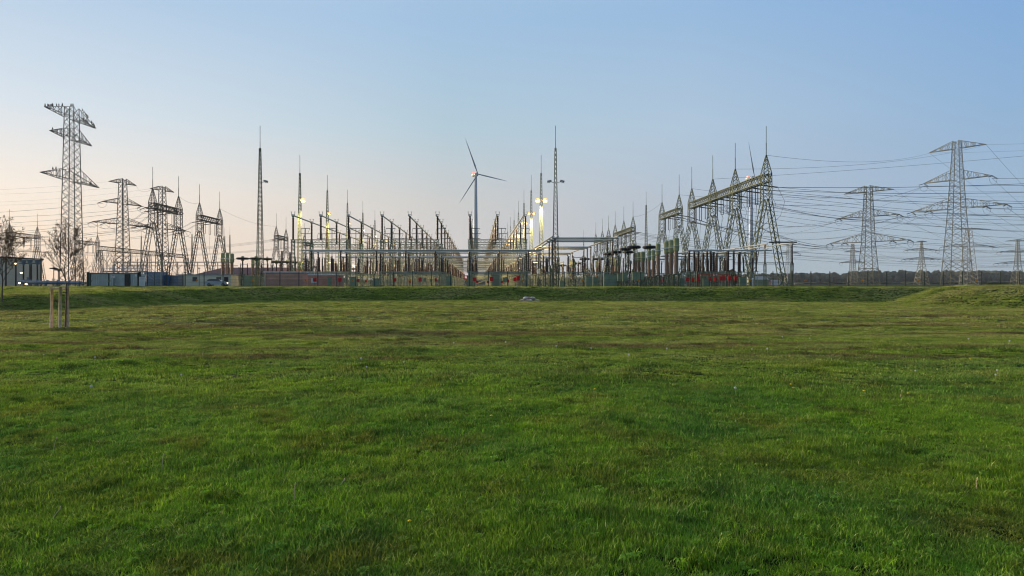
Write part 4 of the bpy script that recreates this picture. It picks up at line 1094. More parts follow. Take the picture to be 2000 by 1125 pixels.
fence('long dark green mesh fence along the front of the yard, left half', -43.5, 26.5, 90, G, [385, 494, 597, 689, 801, 911, 1022, 1137, 1246])
fence('long dark green mesh fence along the open field at the right', 26.5, 94, 90.02, G, [1358, 1464, 1573, 1684, 1795, 1906])

# ---------------------------------------------------------------- buildings at the left
def building(name, lab, px0, px1, pyt, Y, depth, m, cat='building', zb=None, fascia=None):
    a, b_ = P(px0, pyt, Y), P(px1, pyt, Y); zb = G if zb is None else zb
    w_ = b_.x - a.x; h_ = a.z - zb
    root = thing(name, lab, cat, ((a.x + b_.x) / 2, Y + depth / 2, zb))
    m_ = MB(); m_.box((0, 0, h_ / 2), (w_, depth, h_)); wl = m_.build('wall', m, root)
    if fascia:
        f_ = MB(); f_.box((0, 0, h_ + .06), (w_ + .3, depth + .3, .16)); f_.build('roof_edge', fascia, root)
    return root, w_, h_, wl
r1, w1, h1, _ = building('siding_building', 'low brown siding building with white roof edge, behind the fence', 517, 591, 532, 97, 3, M['siding'], fascia=M['white'])
b_ = MB()
for k in range(1, 11): b_.box((0, -1.512, h1 * k / 11), (w1 - .02, .02, .025))
b_.build('siding_joints', M['sidedark'], r1)
b_ = MB(); b_.bar((-w1 / 2 + .1, -1.6, 0), (-w1 / 2 + .1, -1.6, h1), .05, 6); b_.build('downpipe', M['white'], r1)
r2, w2, h2, _ = building('siding_building', 'second brown siding building, right of the first and farther back', 594, 655, 537.5, 112, 7, M['siding'], fascia=M['white'])
b_ = MB()
for k in range(1, 11): b_.box((0, -3.512, h2 * k / 11), (w2 - .02, .02, .03))
b_.build('siding_joints', M['sidedark'], r2)
b_ = MB(); b_.box((-w2 / 2 + 1.6, -3.52, h2 * .52), (.9, .03, .8)); b_.build('window', M['white'], r2)
# maroon hipped roof building
a, b2 = P(376, 536.5, 178), P(596, 536.5, 178)
root = thing('hipped_roof_building', 'long building with maroon hipped roof behind the cream wall', 'building', ((a.x + b2.x) / 2, 186, G)); W = b2.x - a.x
m_ = MB(); m_.box((0, 0, (a.z - G) / 2), (W - 1.4, 13, a.z - G)); m_.build('wall', M['cream'], root)
hz, rz = a.z - G, P(400, 522.5, 186).z - G
m_ = MB(); m_.v = [(-W / 2, -7.5, hz), (W / 2, -7.5, hz), (W / 2, 7.5, hz), (-W / 2, 7.5, hz), (-W / 2 + 5, 0, rz), (W / 2 - 5, 0, rz)]; m_.f = [(0, 1, 5, 4), (1, 2, 5), (2, 3, 4, 5), (3, 0, 4), (3, 2, 1, 0)]
m_.build('roof', M['roof'], root)
# cream wall building and blue container
r3, w3, h3, _ = building('cream_building', 'low cream flat-roofed building behind the parked car', 347, 451, 537, 145, 6, M['cream'], fascia=M['concrete'])
b_ = MB(); b_.box((w3 / 2 - 1.0, -3.02, 1.0), (.9, .04, 2.0)); b_.build('door', M['dark'], r3)
b_ = MB(); b_.box((w3 / 2 - 2.6, -3.02, 1.5), (1.0, .04, .9)); b_.box((-2, -3.02, 1.5), (1.0, .04, .9)); b_.build('window', M['glass'], r3)
b_ = MB(); b_.bar((w3 / 2 - .3, 0, h3), (w3 / 2 - .3, 0, h3 + .7), .15, 8, cap=True); b_.build('chimney', M['galv'], r3)
def container(lab, px0, px1, pyt, Y, m, depth=2.4, zb=G):
    root, w_, h_, wl = building('site_container', lab, px0, px1, pyt, Y, depth, m, 'container', zb)
    c_ = MB(); n = int(w_ / .28)
    for k in range(n): c_.box((-w_ / 2 + (k + .5) * w_ / n, -depth / 2 - .018, h_ / 2), (w_ / n * .55, .035, h_ - .3))
    c_.build('corrugation', m, root)
    f_ = MB()
    for x in (-w_ / 2 + .06, w_ / 2 - .06): f_.box((x, -depth / 2 - .03, h_ / 2), (.12, .12, h_))
    f_.box((0, -depth / 2 - .03, h_ - .06), (w_ - .25, .12, .12)); f_.box((0, -depth / 2 - .03, .07), (w_ - .25, .12, .13)); f_.build('frame', m, root)
    return root, w_, h_
container('bright blue site container left of the cream building', 316, 331, 537.5, 118, M['blue'])
container('duller blue grey container joined to the bright blue one', 331.5, 348, 538, 118.4, M['bluegrey'])
container('grey blue container behind the white notice board', 286, 315, 531, 117, M['bluegrey'])
container('pale grey green container behind the left half of the gate', 172, 222, 534, 99, M['greycab'], zb=1.4)
cr, cw, chh = container('pale grey green container behind the right half of the gate', 223, 268, 534.5, 99.3, M['greycab'], zb=1.4)
b_ = MB(); b_.box((.3, -1.27, 1.0), (.8, .04, 1.9)); b_.build('door', M['dark'], cr)
# steel walkway with railing and stair above the containers
root = thing('steel_walkway', 'blue grey steel walkway with mesh railing and a stair, above the containers', 'walkway', (P(205, 531, 104).x, 104, G)); W = P(285, 531, 104).x - P(205, 531, 104).x
zt = P(205, 531, 104).z - G
b_ = MB(); b_.box((W / 2, 0, zt), (W, 1.4, .16)); b_.build('deck', M['bluegrey'], root)
r_ = MB()
for yy in (-.7, .7):
    for k in range(25): r_.bar((W * k / 24, yy, zt), (W * k / 24, yy, zt + 1.05), .018, 4)
    for z in (.12, .5, 1.05): r_.bar((0, yy, zt + z), (W, yy, zt + z), .022, 4)
r_.build('railing', M['bluegrey'], root)
s_ = MB()
for yy in (-.65, .65): s_.bar((W, yy, zt), (W + 2.6, yy, 0), .06); s_.bar((W, yy, zt + 1), (W + 2.6, yy, 1), .03)
for k in range(9): s_.box((W + 2.6 * (k + .5) / 9, 0, zt * (1 - (k + .5) / 9)), (.28, 1.3, .03))
s_.build('stair', M['bluegrey'], root)
for x in (.2, W / 2, W - .2): MB().bar((x, 0, 0), (x, 0, zt), .07, 4).build('leg', M['bluegrey'], root)
# sliding gate
gy_ = 85.5; g0, g1 = P(176, 533, gy_), P(270, 533, gy_); W = g1.x - g0.x; zb = 1.38; H = g0.z - zb
root = thing('sliding_gate', 'wide dark sliding gate with vertical bars and red bottom rail, before the containers', 'gate', (g0.x, gy_, zb))
b_ = MB(); b_.box((W / 2, 0, H - .05), (W, .1, .1)); b_.box((W / 2, 0, .22), (W, .1, .1))
for x in (.04, W * .39, W - .04): b_.box((x, 0, H / 2 + .08), (.1, .1, H - .26))
b_.build('frame', M['fence'], root)
b_ = MB()
for k in range(1, 56): b_.bar((W * k / 56, 0, .27), (W * k / 56, 0, H - .1), .013, 4)
b_.build('bars', M['fence'], root)
MB().box((W / 2, 0, .1), (W * .93, .08, .1)).build('bottom_rail', M['redink'], root)
sg = MB().box((W * .485, -.07, H * .77), (.42, .02, .40)).build('notice', M['white'], root)
for (dx, dz, mm) in ((-.11, .08, 'redink'), (-.11, -.1, 'orange'), (.09, .09, 'blueink')): MB().box((W * .485 + dx, -.083, H * .77 + dz), (.11, .008, .11)).build('symbol', M[mm], sg)
MB().box((W * .38, -.075, H * .45), (.2, .04, .2)).box((W * .42, -.075, H * .47), (.12, .04, .14)).build('lock_box', M['khaki'], root)
MB().box((W * .96, -.07, H * .83), (.22, .02, .26)).build('notice', M['white'], root)
MB().box((W * .54, -.07, H * .25), (.12, .02, .12)).build('notice', M['white'], root)
for x, nm in ((-.35, 0), (W + .1, 1)):
    o = MB().box((0, 0, 1.0), (.24, .24, 2.1)).box((0, 0, 2.08), (.3, .3, .05)).build('gate_post', M['fence']); o.location = (g0.x + x, gy_ + .2, 1.3)
    tag(o, ['thick dark gate post at the left end of the sliding gate', 'thick dark gate post at the right end of the sliding gate'][nm], 'gate post')
# mesh fence panel left of the gate and between gate and yard fence
for lab, p0, p1, Y in (('short dark mesh fence between the shrub and the sliding gate', 155, 174, 86), ('dark mesh fence between the notice board and the long fence', 284, 356, 89)):
    a, b2 = P(p0, 540, Y), P(p1, 540, Y); W = b2.x - a.x; root = thing('mesh_fence', lab, 'fence', (a.x, Y, 1.42)); n = max(1, int(W / 1.2))
    for k in range(n + 1): MB().bar((W * k / n, 0, -.1), (W * k / n, 0, 1.95), .035, 4, cap=True).build('post', M['fence'], root)
    m_ = MB(); q = int(W / .12)
    for k in range(q + 1): m_.bar((W * k / q, .02, .05), (W * k / q, .02, 1.55), .005, 3)
    for k in range(8): m_.bar((0, .02, .08 + .2 * k), (W, .02, .08 + .2 * k), .008, 3)
    m_.build('mesh_panel', M['fence'], root)
# notice board and pale pole
p = P(277.5, 560, 82)
root = thing('notice_board', 'white notice board with fine lines of print on two legs, right of the gate', 'sign', (p.x, 82, gzf(p.x, 82)), R(4))
zq = 1.8 - root.location.z
MB().box((0, 0, zq + .38), (.70, .05, 1.10)).build('board', M['white'], root)
l_ = MB()
for x in (-.33, .33): l_.bar((x, .04, -.1), (x, .04, zq + .95), .03, 6)
l_.box((0, .04, zq + .98), (.76, .09, .05))
l_.build('frame', M['galv'], root)
MB().box((0, -.03, zq + .80), (.34, .01, .05)).build('heading', M['redink'], root)
l_ = MB()
for k in range(7): l_.box((-.03 + .02 * (k % 3), -.03, zq + .68 - .12 * k), (.52 - .05 * (k % 3), .01, .014))
l_.build('print', M['galv'], root)
p = P(315, 560, 84); o = MB().lathe([(.075, 0), (.06, 2.6), (.05, 4.4), (.01, 4.45)], 8).box((0, 0, 3.1), (.2, .2, .35)).build('lamp_pole', M['khaki']); o.location = (p.x, 84, gzf(p.x, 84) - .05); tag(o, 'pale slim pole with a small box, in front of the blue container', 'pole')
for k, (px, py, Y, lab) in enumerate([(389, 501, 98, 'thin dark pole rising left of the hatchback'), (362, 515, 98, 'thin dark pole rising left of the parked car'), (467, 500, 97, 'thin dark pole at the right end of the cream building')]):
    p = P(px, py, Y); o = MB().bar((0, 0, 0), (0, 0, (p.z - G) * .62), .035, 6, cap=True).box((0, 0, (p.z - G) * .62), (.25, .2, .12)).build('camera_pole', M['fence']); o.location = (p.x, Y, G); tag(o, lab, 'pole')

# parked car
root = thing('parked_car', 'silver blue hatchback parked sideways before the cream building, headlight on', 'car', (P(425, 555, 137).x, 137, G))
def car_body():
    prof = [(-2.2, .35), (-2.25, .75), (-2.1, .98), (-1.7, 1.08), (1.0, .98), (1.9, .86), (2.2, .7), (2.25, .38)]
    roofp = [(-1.95, 1.02), (-1.55, 1.44), (-.9, 1.5), (.1, 1.47), (1.1, .98)]
    b_ = MB()
    for pr, hw in ((prof, .88),):
        n = len(pr); k = len(b_.v)
        for s_ in (-1, 1): b_.v += [(x, s_ * hw, z) for x, z in pr]
        b_.f.append(tuple(range(k, k + n))); b_.f.append(tuple(range(k + 2 * n - 1, k + n - 1, -1)))
        for i in range(n): j = (i + 1) % n; b_.f.append((k + i, k + n + i, k + n + j, k + j))
    g_ = MB(); n = len(roofp)
    for s_ in (-1, 1): g_.v += [(x, s_ * (.84 if z < 1.1 else .66), z) for x, z in roofp]
    g_.f.append(tuple(range(0, n))); g_.f.append(tuple(range(2 * n - 1, n - 1, -1)))
    for i in range(n - 1): g_.f.append((i, n + i, n + i + 1, i + 1))
    r_ = MB(); r_.v = [(-1.5, -.66, 1.46), (-.9, -.68, 1.52), (.1, -.66, 1.49), (.15, .66, 1.49), (-.9, .68, 1.52), (-1.5, .66, 1.46)]; r_.f = [(0, 1, 4, 5), (1, 2, 3, 4)]
    return b_, g_, r_
bb, gg_, rr = car_body(); bb.build('body', M['carpaint'], root); gg_.build('windows', M['glass'], root); rr.build('roof', M['carpaint'], root)
for x in (-1.4, 1.4):
    for y in (-.8, .8):
        w_ = MB(); w_.bar((x, y - .11, .33), (x, y + .11, .33), .33, 16, cap=True); wo_ = w_.build('wheel', M['tyre'], root)
        MB().bar((x, y - .13, .33), (x, y + .13, .33), .19, 12, cap=True).build('rim', M['galv'], wo_)
MB().box((2.2, -.62, .68), (.12, .3, .14)).build('headlight', M['lit2'], root); MB().box((-2.22, -.66, .85), (.08, .2, .25)).build('tail_light', M['red'], root)

# transformer hall and pipework at the far left
r4, w4, h4, _ = building('switch_hall', 'tall cream hall with dark pilasters at the left edge', -110, 8, 503.5, 130, 11.3, M['cladding'], zb=1.5)
f_ = MB(); f_.box((0, 0, h4 + .1), (w4 + .5, 11.8, .3)); f_.build('roof_edge', M['dark'], r4)
for yy in (-5.2, -2.4, 2.2, 5.3):
    MB().box((w4 / 2 + .06, yy, h4 / 2), (.12, .24, h4 - .1)).build('pilaster', M['dark'], r4)
j_ = MB()
for k in range(1, 12): j_.box((w4 / 2 + .008, 0, h4 * k / 12), (.015, 11.2, .02)); j_.box((0, -5.66, h4 * k / 12), (w4 - .05, .015, .02))
j_.build('panel_joints', M['concrete'], r4)
root = thing('gas_pipework', 'thick blue grey gas pipe on short supports before the cream hall', 'pipework', (P(36, 553, 118).x, 118, 1.5)); W = P(160, 553, 118).x - root.location.x
m_ = MB(); m_.bar((0, 0, .75), (W, 0, .62), .30, 14, cap=True); m_.bar((W * .15, 0, .75), (W * .15, 0, 1.6), .22, 10, cap=True)
for x in (.12, .3, .46, .62, .8): m_.bar((W * x - .06, 0, .72), (W * x + .06, 0, .72), .40, 14, cap=True)
m_.build('pipe', M['bluegrey'], root)
m_ = MB()
for x in (.08, .25, .42, .6, .78, .95): m_.box((W * x, 0, .2), (.3, .5, .42))
m_.build('support', M['concrete'], root)
for k, px in enumerate((46, 58.5, 73)):
    p = P(px, 506, 119); root = thing('cable_bushing', f'dark bushing with flared blue grey head before the cream hall, {ORD[k + 1]} from left', 'bushing', (p.x, 119, 1.5), 0, 'bushings before the cream hall')
    H = p.z - 1.5
    MB().bar((0, 0, 0), (0, 0, 1.2), .2, 8, cap=True).build('base', M['bluegrey'], root)
    i_ = MB(); insul(i_, 1.2, H - 1.1, .17); i_.build('insulator', M['brown'], root)
    h_ = MB(); h_.lathe([(.15, H - 1.1), (.2, H - .9), (.45, H - .25), (.5, H - .1), (.2, H)], 10); h_.bar((-.75, 0, H - .75), (.75, 0, H - .75), .12, 8, cap=True); h_.build('head', M['bluegrey'], root)
for px, py, Y, lab, f_ in ((30, 515, 128.5, 'upper warm lamp on the corner of the cream hall', .5), (41.5, 533, 117, 'small warm lamp low by the thick pipe', .35), (38, 553, 116, 'warm lamp under the left end of the thick pipe', .5), (51, 555, 116, 'second warm lamp under the thick pipe', .4)):
    p = P(px, py, Y); root = thing('wall_lamp', lab, 'lamp', p, 0, 'warm lamps around the cream hall')
    MB().box((0, .1, .15), (.22, .2, .12)).bar((0, .2, .15), (0, .2, -(p.z - 1.5)), .03, 5).build('bracket', M['dark'], root)
    MB().lathe([(.05, -.12), (.16, -.05), (.18, .05), (.1, .12)], 10).build('globe', M['lit2'], root)

# ---------------------------------------------------------------- trees, shrubs
def branch(mb, p, d, L, r, depth, r_, tips, spread=.6, up=.25):
    n = 3; q = p.copy(); dd = d.copy()
    pts = [q.copy()]; rs = [r]
    for i in range(n):
        dd = (dd + Vector((r_.uniform(-.18, .18), r_.uniform(-.18, .18), r_.uniform(0, up * .5)))).normalized(); q = q + dd * L / n; pts.append(q.copy()); rs.append(r * (1 - .55 * (i + 1) / n))
    mb.tube(pts, rs, 4); tips += pts[1:]
    if depth > 0:
        for _ in range(r_.choice((3, 4)) if depth > 1 else r_.choice((3, 4, 5))):
            t = r_.uniform(.25, 1); i = min(n - 1, int(t * n)); b0 = pts[i].lerp(pts[i + 1], t * n - i)
            nd = (dd + Vector((r_.uniform(-spread, spread), r_.uniform(-spread, spread), r_.uniform(-.1, up)))).normalized()
            branch(mb, b0, nd, L * r_.uniform(.45, .7), max(r * .5, .004), depth - 1, r_, tips, spread, up)
def tree(name, lab, cat, x, y, zb, H, trunk_h, nb_, depth, seed, leafn, leafs, tr=.05, spread=.6, width=1.0, group=None, leafmat='leaf', minr=.4):
    r_ = random.Random(seed); root = thing(name, lab, cat, (x, y, zb), 0, group)
    t_ = MB(); pts = [Vector((0, 0, -.1))]; rs = [tr * 1.2]
    for i in range(6):
        z = H * .82 * (i + 1) / 6; pts.append(Vector((r_.uniform(-.03, .03) * H * .3, r_.uniform(-.03, .03) * H * .3, z))); rs.append(tr * (1 - .14 * (i + 1)))
    t_.tube(pts, rs, 7); t_.build('trunk', M['bark'], root, smooth=True)
    b_ = MB(); tips = []
    for k in range(nb_):
        z = trunk_h + (H * .8 - trunk_h) * (k / nb_) ** .9; i = min(5, int(z / (H * .82) * 6)); fr = z / (H * .82) * 6 - i
        b0 = pts[i].lerp(pts[i + 1], fr); a = k * 2.4 + r_.uniform(-.4, .4); ll = (H - trunk_h) * (.42 - .2 * k / nb_) * r_.uniform(.8, 1.25) * width
        branch(b_, b0, Vector((math.cos(a) * .75, math.sin(a) * .75, .75)).normalized(), ll, tr * minr, depth, r_, tips, spread)
    branch(b_, pts[-1], Vector((0, 0, 1)), H * .2, tr * .3, 1, r_, tips, spread)
    b_.build('branches', M['twig'], root)
    l_ = MB()
    for _ in range(leafn):
        c = r_.choice(tips) + Vector((r_.gauss(0, .05), r_.gauss(0, .05), r_.gauss(0, .05))) * H * .25; s_ = leafs * r_.uniform(.6, 1.3)
        u = Vector((r_.uniform(-1, 1), r_.uniform(-1, 1), r_.uniform(-1, 1))).normalized(); v = u.orthogonal().normalized() * s_ * .5; u = u * s_
        k = len(l_.v); l_.v += [tuple(c - u), tuple(c + v), tuple(c + u), tuple(c - v)]; l_.f.append((k, k + 1, k + 2, k + 3))
    if leafn: l_.build('leaves', M[leafmat], root)
    return root
TY = 27.0; sx_ = P(124, 645, TY).x; sz_ = gzf(sx_, TY)
tree('young_tree', 'nearly bare young tree held by three wooden stakes', 'tree', sx_ + .02, TY + .08, sz_, 4.35, 1.75, 15, 3, 5, 620, .035, tr=.036, width=.95)
root = thing('tree_stakes', 'three pale wooden stakes with cross rails around the young tree', 'tree support', (sx_, TY, sz_))
SK = [((px_ - VX) * (TY + dy) / F - sx_, dy) for px_, dy in ((100.5, 0), (117, -.22), (131.5, .22))]
for dx, dy in SK:
    MB().tube([(dx, dy, -.1), (dx + .01, dy, .8), (dx + .02, dy * .95, 1.68)], [.060, .056, .052], 9).build('stake', M['wood'], root, smooth=True)
MB().bar((SK[0][0] - .05, .0, 1.62), (SK[1][0] + .04, -.22, 1.62), .036, 6, cap=True).build('rail', M['wood'], root)
MB().bar((SK[1][0], -.22, 1.56), (SK[2][0], .22, 1.58), .03, 6, cap=True).bar((SK[2][0], .22, 1.60), (SK[0][0], .0, 1.60), .03, 6, cap=True).build('rail', M['wood'], root)
MB().ring((0.02, .08, 1.45), .07, .012, 12, 4).bar((SK[0][0], 0, 1.45), (.0, .06, 1.46), .01, 4).bar((SK[2][0], .22, 1.45), (.04, .1, 1.45), .01, 4).build('strap', M['ink'], root)
tree('autumn_tree', 'small tree with brown autumn leaves cut by the left edge', 'tree', P(4, 570, 50).x, 50, gzf(P(4, 570, 50).x, 50), 5.6, 1.5, 16, 3, 11, 2600, .06, tr=.06, width=1.15)
tree('bare_shrub', 'reddish bare shrub beside the left gate post', 'shrub', P(168, 558, 88).x, 88, 1.35, 3.9, .2, 16, 2, 21, 300, .05, tr=.04, width=.8)
tree('bare_shrub', 'dark bare shrub right behind the young tree', 'shrub', P(148, 558, 92).x, 92, 1.4, 2.9, .1, 14, 2, 22, 200, .05, tr=.035, width=.9)
for k, (px, Y, H) in enumerate(((208, 200, 11), (222, 204, 12), (250, 210, 11), (268, 214, 10), (345, 230, 9))):
    tree('bare_tree', f'bare tree behind the left containers, {ORD[k + 1]} from the left', 'tree', P(px, 556, Y).x, Y, G, H, 1.5, 12, 2, 31 + k, 0, .1, tr=.13, width=.8, group='bare trees behind the containers')
o = tree('round_autumn_bush', 'round yellow brown bush behind the red boxes at right', 'bush', P(1429, 556, 160).x, 160, G, 3.6, .1, 18, 2, 44, 2600, .28, tr=.08, width=.8)

# ---------------------------------------------------------------- far wood
def wood(name, Y, prof, seed, m, n, dz=0):
    r_ = random.Random(seed); m_ = MB()
    for k in range(n):
        px = r_.uniform(prof[0][0], prof[-1][0]); yy = Y + r_.uniform(0, 90)
        for (a, ha), (b_, hb) in zip(prof[:-1], prof[1:]):
            if a <= px <= b_: h = ha + (hb - ha) * (px - a) / (b_ - a)
        H = max(2, h * Y / F * r_.uniform(.62, 1.08)); x = (px - VX) * yy / F; rr_ = r_.uniform(6, 14)
        kk = len(m_.v); segs = 7; lv = [(0, .5), (.35, .95), (.6, 1.0), (.86, .8), (1, .35)]
        for (t, q) in lv:
            for j in range(segs):
                a = 2 * PI * j / segs; w_ = rr_ * q * r_.uniform(.7, 1.15); m_.v.append((x + w_ * math.cos(a), yy + w_ * math.sin(a), H * t * r_.uniform(.94, 1.04) + CZ))
        for i in range(len(lv) - 1):
            for j in range(segs): q = (j + 1) % segs; m_.f.append((kk + i * segs + j, kk + i * segs + q, kk + (i + 1) * segs + q, kk + (i + 1) * segs + j))
        m_.f.append(tuple(kk + (len(lv) - 1) * segs + j for j in range(segs)))
    o = m_.build(name, m); o['kind'] = 'stuff'; return o
M['wood_far'] = mat('far_foliage', (.050, .062, .040), .9, 0, .5, .03)
M['wood_mid'] = mat('mid_foliage', (.055, .060, .028), .9, 0, .5, .05)
wood('distant_forest', 1650, [(-200, 5), (300, 6), (600, 8), (850, 11), (1100, 14), (1480, 22), (1640, 23), (1690, 26), (1800, 27), (2200, 25)], 3, M['wood_far'], 2200)
wood('field_hedge', 900, [(1480, 5), (1700, 6), (2100, 7)], 4, M['wood_mid'], 160)
for k, (px, Y, w_, h_, m_, lab) in enumerate(((1478, 500, 14, 6.5, 'cab', 'small green shed roof far behind the nearest A-frame'), (1488, 800, 18, 7, 'siding', 'tiny reddish farmhouse on the far plain'), (1512, 820, 12, 6, 'white', 'tiny pale house beside the farmhouse'))):
    p = P(px, 556, Y); root = thing('far_house', lab, 'house', (p.x, Y, G), 0, 'far houses on the plain')
    MB().box((0, 0, h_ * .3), (w_, 8, h_ * .6)).build('wall', M[m_], root)
    q = MB(); q.v = [(-w_ / 2 - .4, -4.4, h_ * .58), (w_ / 2 + .4, -4.4, h_ * .58), (w_ / 2 + .4, 4.4, h_ * .58), (-w_ / 2 - .4, 4.4, h_ * .58), (-w_ / 2, 0, h_), (w_ / 2, 0, h_)]; q.f = [(0, 1, 5, 4), (2, 3, 4, 5), (1, 2, 5), (3, 0, 4)]
    q.build('roof', M['roof'] if m_ == 'siding' else M['concrete'], root)

# ---------------------------------------------------------------- path on the left bank, rocks, flowers, stalks
pth = MB(); pl = []
for k in range(24):
    t = k / 23; x = -75 + 45 * t; y = 58 + 24 * t ** 1.1; pl.append((x, y))
pv = []
for (x, y) in pl:
    for s_ in (-.8, .8): pv.append((x - s_ * .5, y + s_, gzf(x - s_ * .5, y + s_) + .035))
pth.v = pv; pth.f = [(2 * i, 2 * i + 1, 2 * i + 3, 2 * i + 2) for i in range(23)]
o = pth.build('path', M['concrete']); o['kind'] = 'structure'
def rock(name, lab, x, y, s_, seed, m='stone', sink=.2, zoff=0):
    r_ = random.Random(seed); m_ = MB(); m_.lathe([(s_ * .55, 0), (s_ * .95, s_ * .3), (s_, s_ * .6), (s_ * .6, s_ * .95), (s_ * .15, s_ * 1.05)], 7)
    m_.v = [(a * r_.uniform(.75, 1.25), b_ * r_.uniform(.75, 1.25), c * r_.uniform(.8, 1.15)) for a, b_, c in m_.v]
    o = m_.build(name, M[m]); o.location = (x, y, gzf(x, y) - s_ * sink + zoff); o.rotation_euler = (0, 0, r_.uniform(0, 6)); return tag(o, lab, 'stone')
M['stone2'] = mat('reddish_stone', (.50, .32, .27), .85, 0, .25, 5, bump=.3); M['stone3'] = mat('white_stone', (.80, .77, .72), .85, 0, .2, 5, bump=.3)
rr_ = random.Random(12); RK = []
for k in range(13):
    t = (k % 7) / 6 - .5; lvl = k // 7; x = P(1035, 585, 74.2).x + t * 1.6 * (1 - .4 * lvl); y = 74.2 + rr_.uniform(-.25, .3) + lvl * .2
    m_ = ['stone', 'stone2', 'stone', 'stone3'][k % 4]
    o = rock('stone', 'x', x, y, rr_.uniform(.20, .28), 50 + k, m_, .2, lvl * .24); o['label'] = f'{["grey pink", "reddish", "grey pink", "whitish"][k % 4]} stone in the {["bottom", "top"][lvl]} layer of the rock pile, {ORD[k % 7 + 1]} from the left'; o['group'] = 'stones in the rock pile'
rock('stone', 'single pale stone high on the bank above the rock pile', P(1007, 573, 80).x, 80, .17, 71, 'stone3', .3)
rock('stone', 'single reddish stone near the top of the bank at right', P(1514, 570, 79).x, 79, .3, 72, 'stone2', .4)

def dandelion(seed):
    r_ = random.Random(seed); root = empty('dandelion_clock', (0, 0, 0))
    MB().tube([(0, 0, 0), (.005, 0, .06), (.0, .004, .13)], .002, 4).build('stem', M['stalk'], root)
    s_ = MB()
    for _ in range(60):
        d = Vector((r_.gauss(0, 1), r_.gauss(0, 1), r_.gauss(0, 1))).normalized(); p = Vector((0, .004, .15)); s_.bar(p, p + d * .024, .0016, 3)
    s_.lathe([(.003, .135), (.014, .142), (.017, .15), (.014, .158), (.003, .165)], 8); s_.build('seed_head', M['puff'], root); return root
dd0 = dandelion(3); rr_ = random.Random(5)
DP = [(1154, 693), (1300, 690 + 7), (703, 717), (716, 732), (1469, 692), (1500, 695), (1437, 780), (1785, 735), (1950, 735), (1943, 742), (180, 775), (215, 640), (85, 705), (185, 715), (1085, 690), (1118, 640), (1529, 669), (1583, 671), (1970, 680), (1893, 672), (990, 680), (440, 660), (352, 748), (888, 682), (790, 720), (1228, 712)]
for k, (px, py) in enumerate(DP):
    Y = CZ * F / (py - HY); x = (px - VX) * Y / F; o = dd0 if k == 0 else copy_tree(dd0)
    o.location = (x, Y, gzf(x, Y) + .02); f_ = rr_.uniform(.7, 1.15); o.scale = (f_, f_, f_); o.rotation_euler = (rr_.uniform(-.2, .2), rr_.uniform(-.2, .2), rr_.uniform(0, 6))
    tag(o, 'small white dandelion clock standing in the lawn', 'dandelion', 'dandelion clocks scattered over the lawn')
def flower():
    root = empty('dandelion_flower', (0, 0, 0)); MB().tube([(0, 0, 0), (0, 0, .06)], .002, 4).build('stem', M['stalk'], root)
    MB().lathe([(.004, .055), (.02, .066), (.024, .072), (.012, .08), (.002, .082)], 10).build('petals', M['yellow'], root); return root
f0 = flower()
for k, (px, py) in enumerate([(800, 1035), (997, 796), (1162, 772), (1545, 758), (1550, 764), (1688, 768), (1774, 771), (960, 825), (1055, 748), (1895, 707), (648, 750)]):
    Y = CZ * F / (py - HY); x = (px - VX) * Y / F; o = f0 if k == 0 else copy_tree(f0); o.location = (x, Y, gzf(x, Y)); o.scale = [(.6, .6, .8), (1, 1, 1)][Y > 6]; tag(o, 'small yellow dandelion flower low in the lawn', 'dandelion', 'yellow dandelion flowers in the lawn')
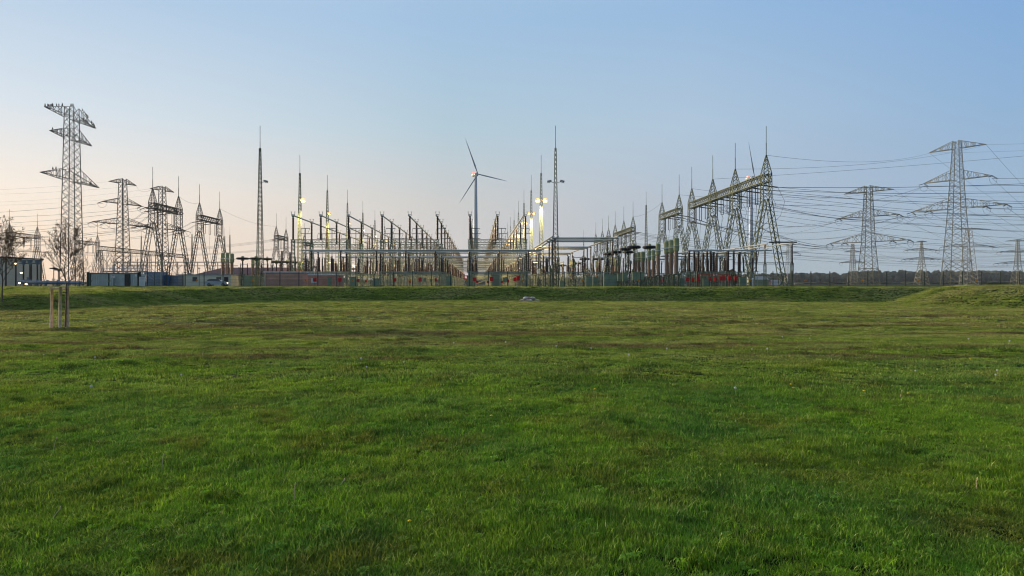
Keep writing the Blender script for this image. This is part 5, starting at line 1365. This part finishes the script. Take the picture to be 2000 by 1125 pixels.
for k, (px, py, h, lean, lab) in enumerate([(103, 893, 30, .03, 'bent pale stalk with a drooping head at the lower left'), (316, 920, 28, .01, 'upright pale hooked stalk left of centre in the lawn'), (575, 985, 26, 0, 'straight pale stalk with a tiny white head'), (664, 955, 8, .03, 'short tilted pale stalk tip right of the straight stalk'), (100, 1015, 22, .06, 'thin leaning stalk near the lower left corner'), (1907, 950, 12, 0, 'short yellowish stalk tip at the lower right'), (1758, 775, 12, .02, 'tiny dry stalk at the middle right'), (395, 702, 10, .01, 'pale wiry stalk in the middle left of the lawn')]):
    Y = CZ * F / (py - HY); x = (px - VX) * Y / F; H = h * Y / F + .03
    m_ = MB(); m_.tube([(0, 0, 0), (lean * .4, 0, H * .5), (lean, 0, H * .9), (lean + .012, 0, H)], [.0045, .004, .0035, .002], 5); m_.lathe([(.002, -.01), (.007, 0), (.006, .012), (.002, .018)], 6, (lean + .01, 0, H))
    o = m_.build('dry_stalk', M['stalk']); o.location = (x, Y, gzf(x, Y)); tag(o, lab, 'stalk')
# darker tufts
def tuft(seed, s_):
    o = clump('grass_tuft', 260, .16, .10, .20, .010, seed, .9, 3); me_ = o.data; return me_
for k, (px, py, f_, lab) in enumerate([(242, 712, 1.0, 'dark grass tuft standing alone left of centre'), (1711, 745, .9, 'dark grass tuft at the right middle'), (305, 702, .6, 'small dark tuft right of the lone dark tuft'), (655, 706, .6, 'small green tuft in the middle left'), (1953, 755, .7, 'low dark tuft near the right edge'), (1075, 756, .6, 'small dark tuft near the centre'), (215, 663, .7, 'small dark tuft behind the tree stakes'), (402, 691, .8, 'flat dark tuft above the lone dark tuft'), (125, 646, 1.2, 'dark grass ring at the foot of the tree stakes')]):
    Y = CZ * F / (py - HY); x = (px - VX) * Y / F; o = bpy.data.objects.new('grass_tuft', tuft(80 + k, 1)); C.collection.objects.link(o)
    s_ = f_ * Y / 17; o.scale = (s_ * (2.6 if k == 8 else 1.5), s_ * 1.4, s_ * (.4 if k == 8 else .8)); o.location = (x, Y, gzf(x, Y)); tag(o, lab, 'grass tuft', 'dark grass tufts on the lawn')

# ---------------------------------------------------------------- haze
hb = MB(); hb.box((0, 1150, 68), (5600, 2500, 144)); hm = bpy.data.materials.new('thin_evening_haze'); hm.use_nodes = True; t = hm.node_tree; t.nodes.clear()
out = t.nodes.new('ShaderNodeOutputMaterial'); pv_ = t.nodes.new('ShaderNodeVolumePrincipled'); pv_.inputs['Color'].default_value = (.80, .86, .95, 1)
pv_.inputs['Density'].default_value = .00006; pv_.inputs['Anisotropy'].default_value = .2
t.links.new(pv_.outputs[0], out.inputs['Volume'])
hz_ = hb.build('haze', hm); hz_['kind'] = 'stuff'
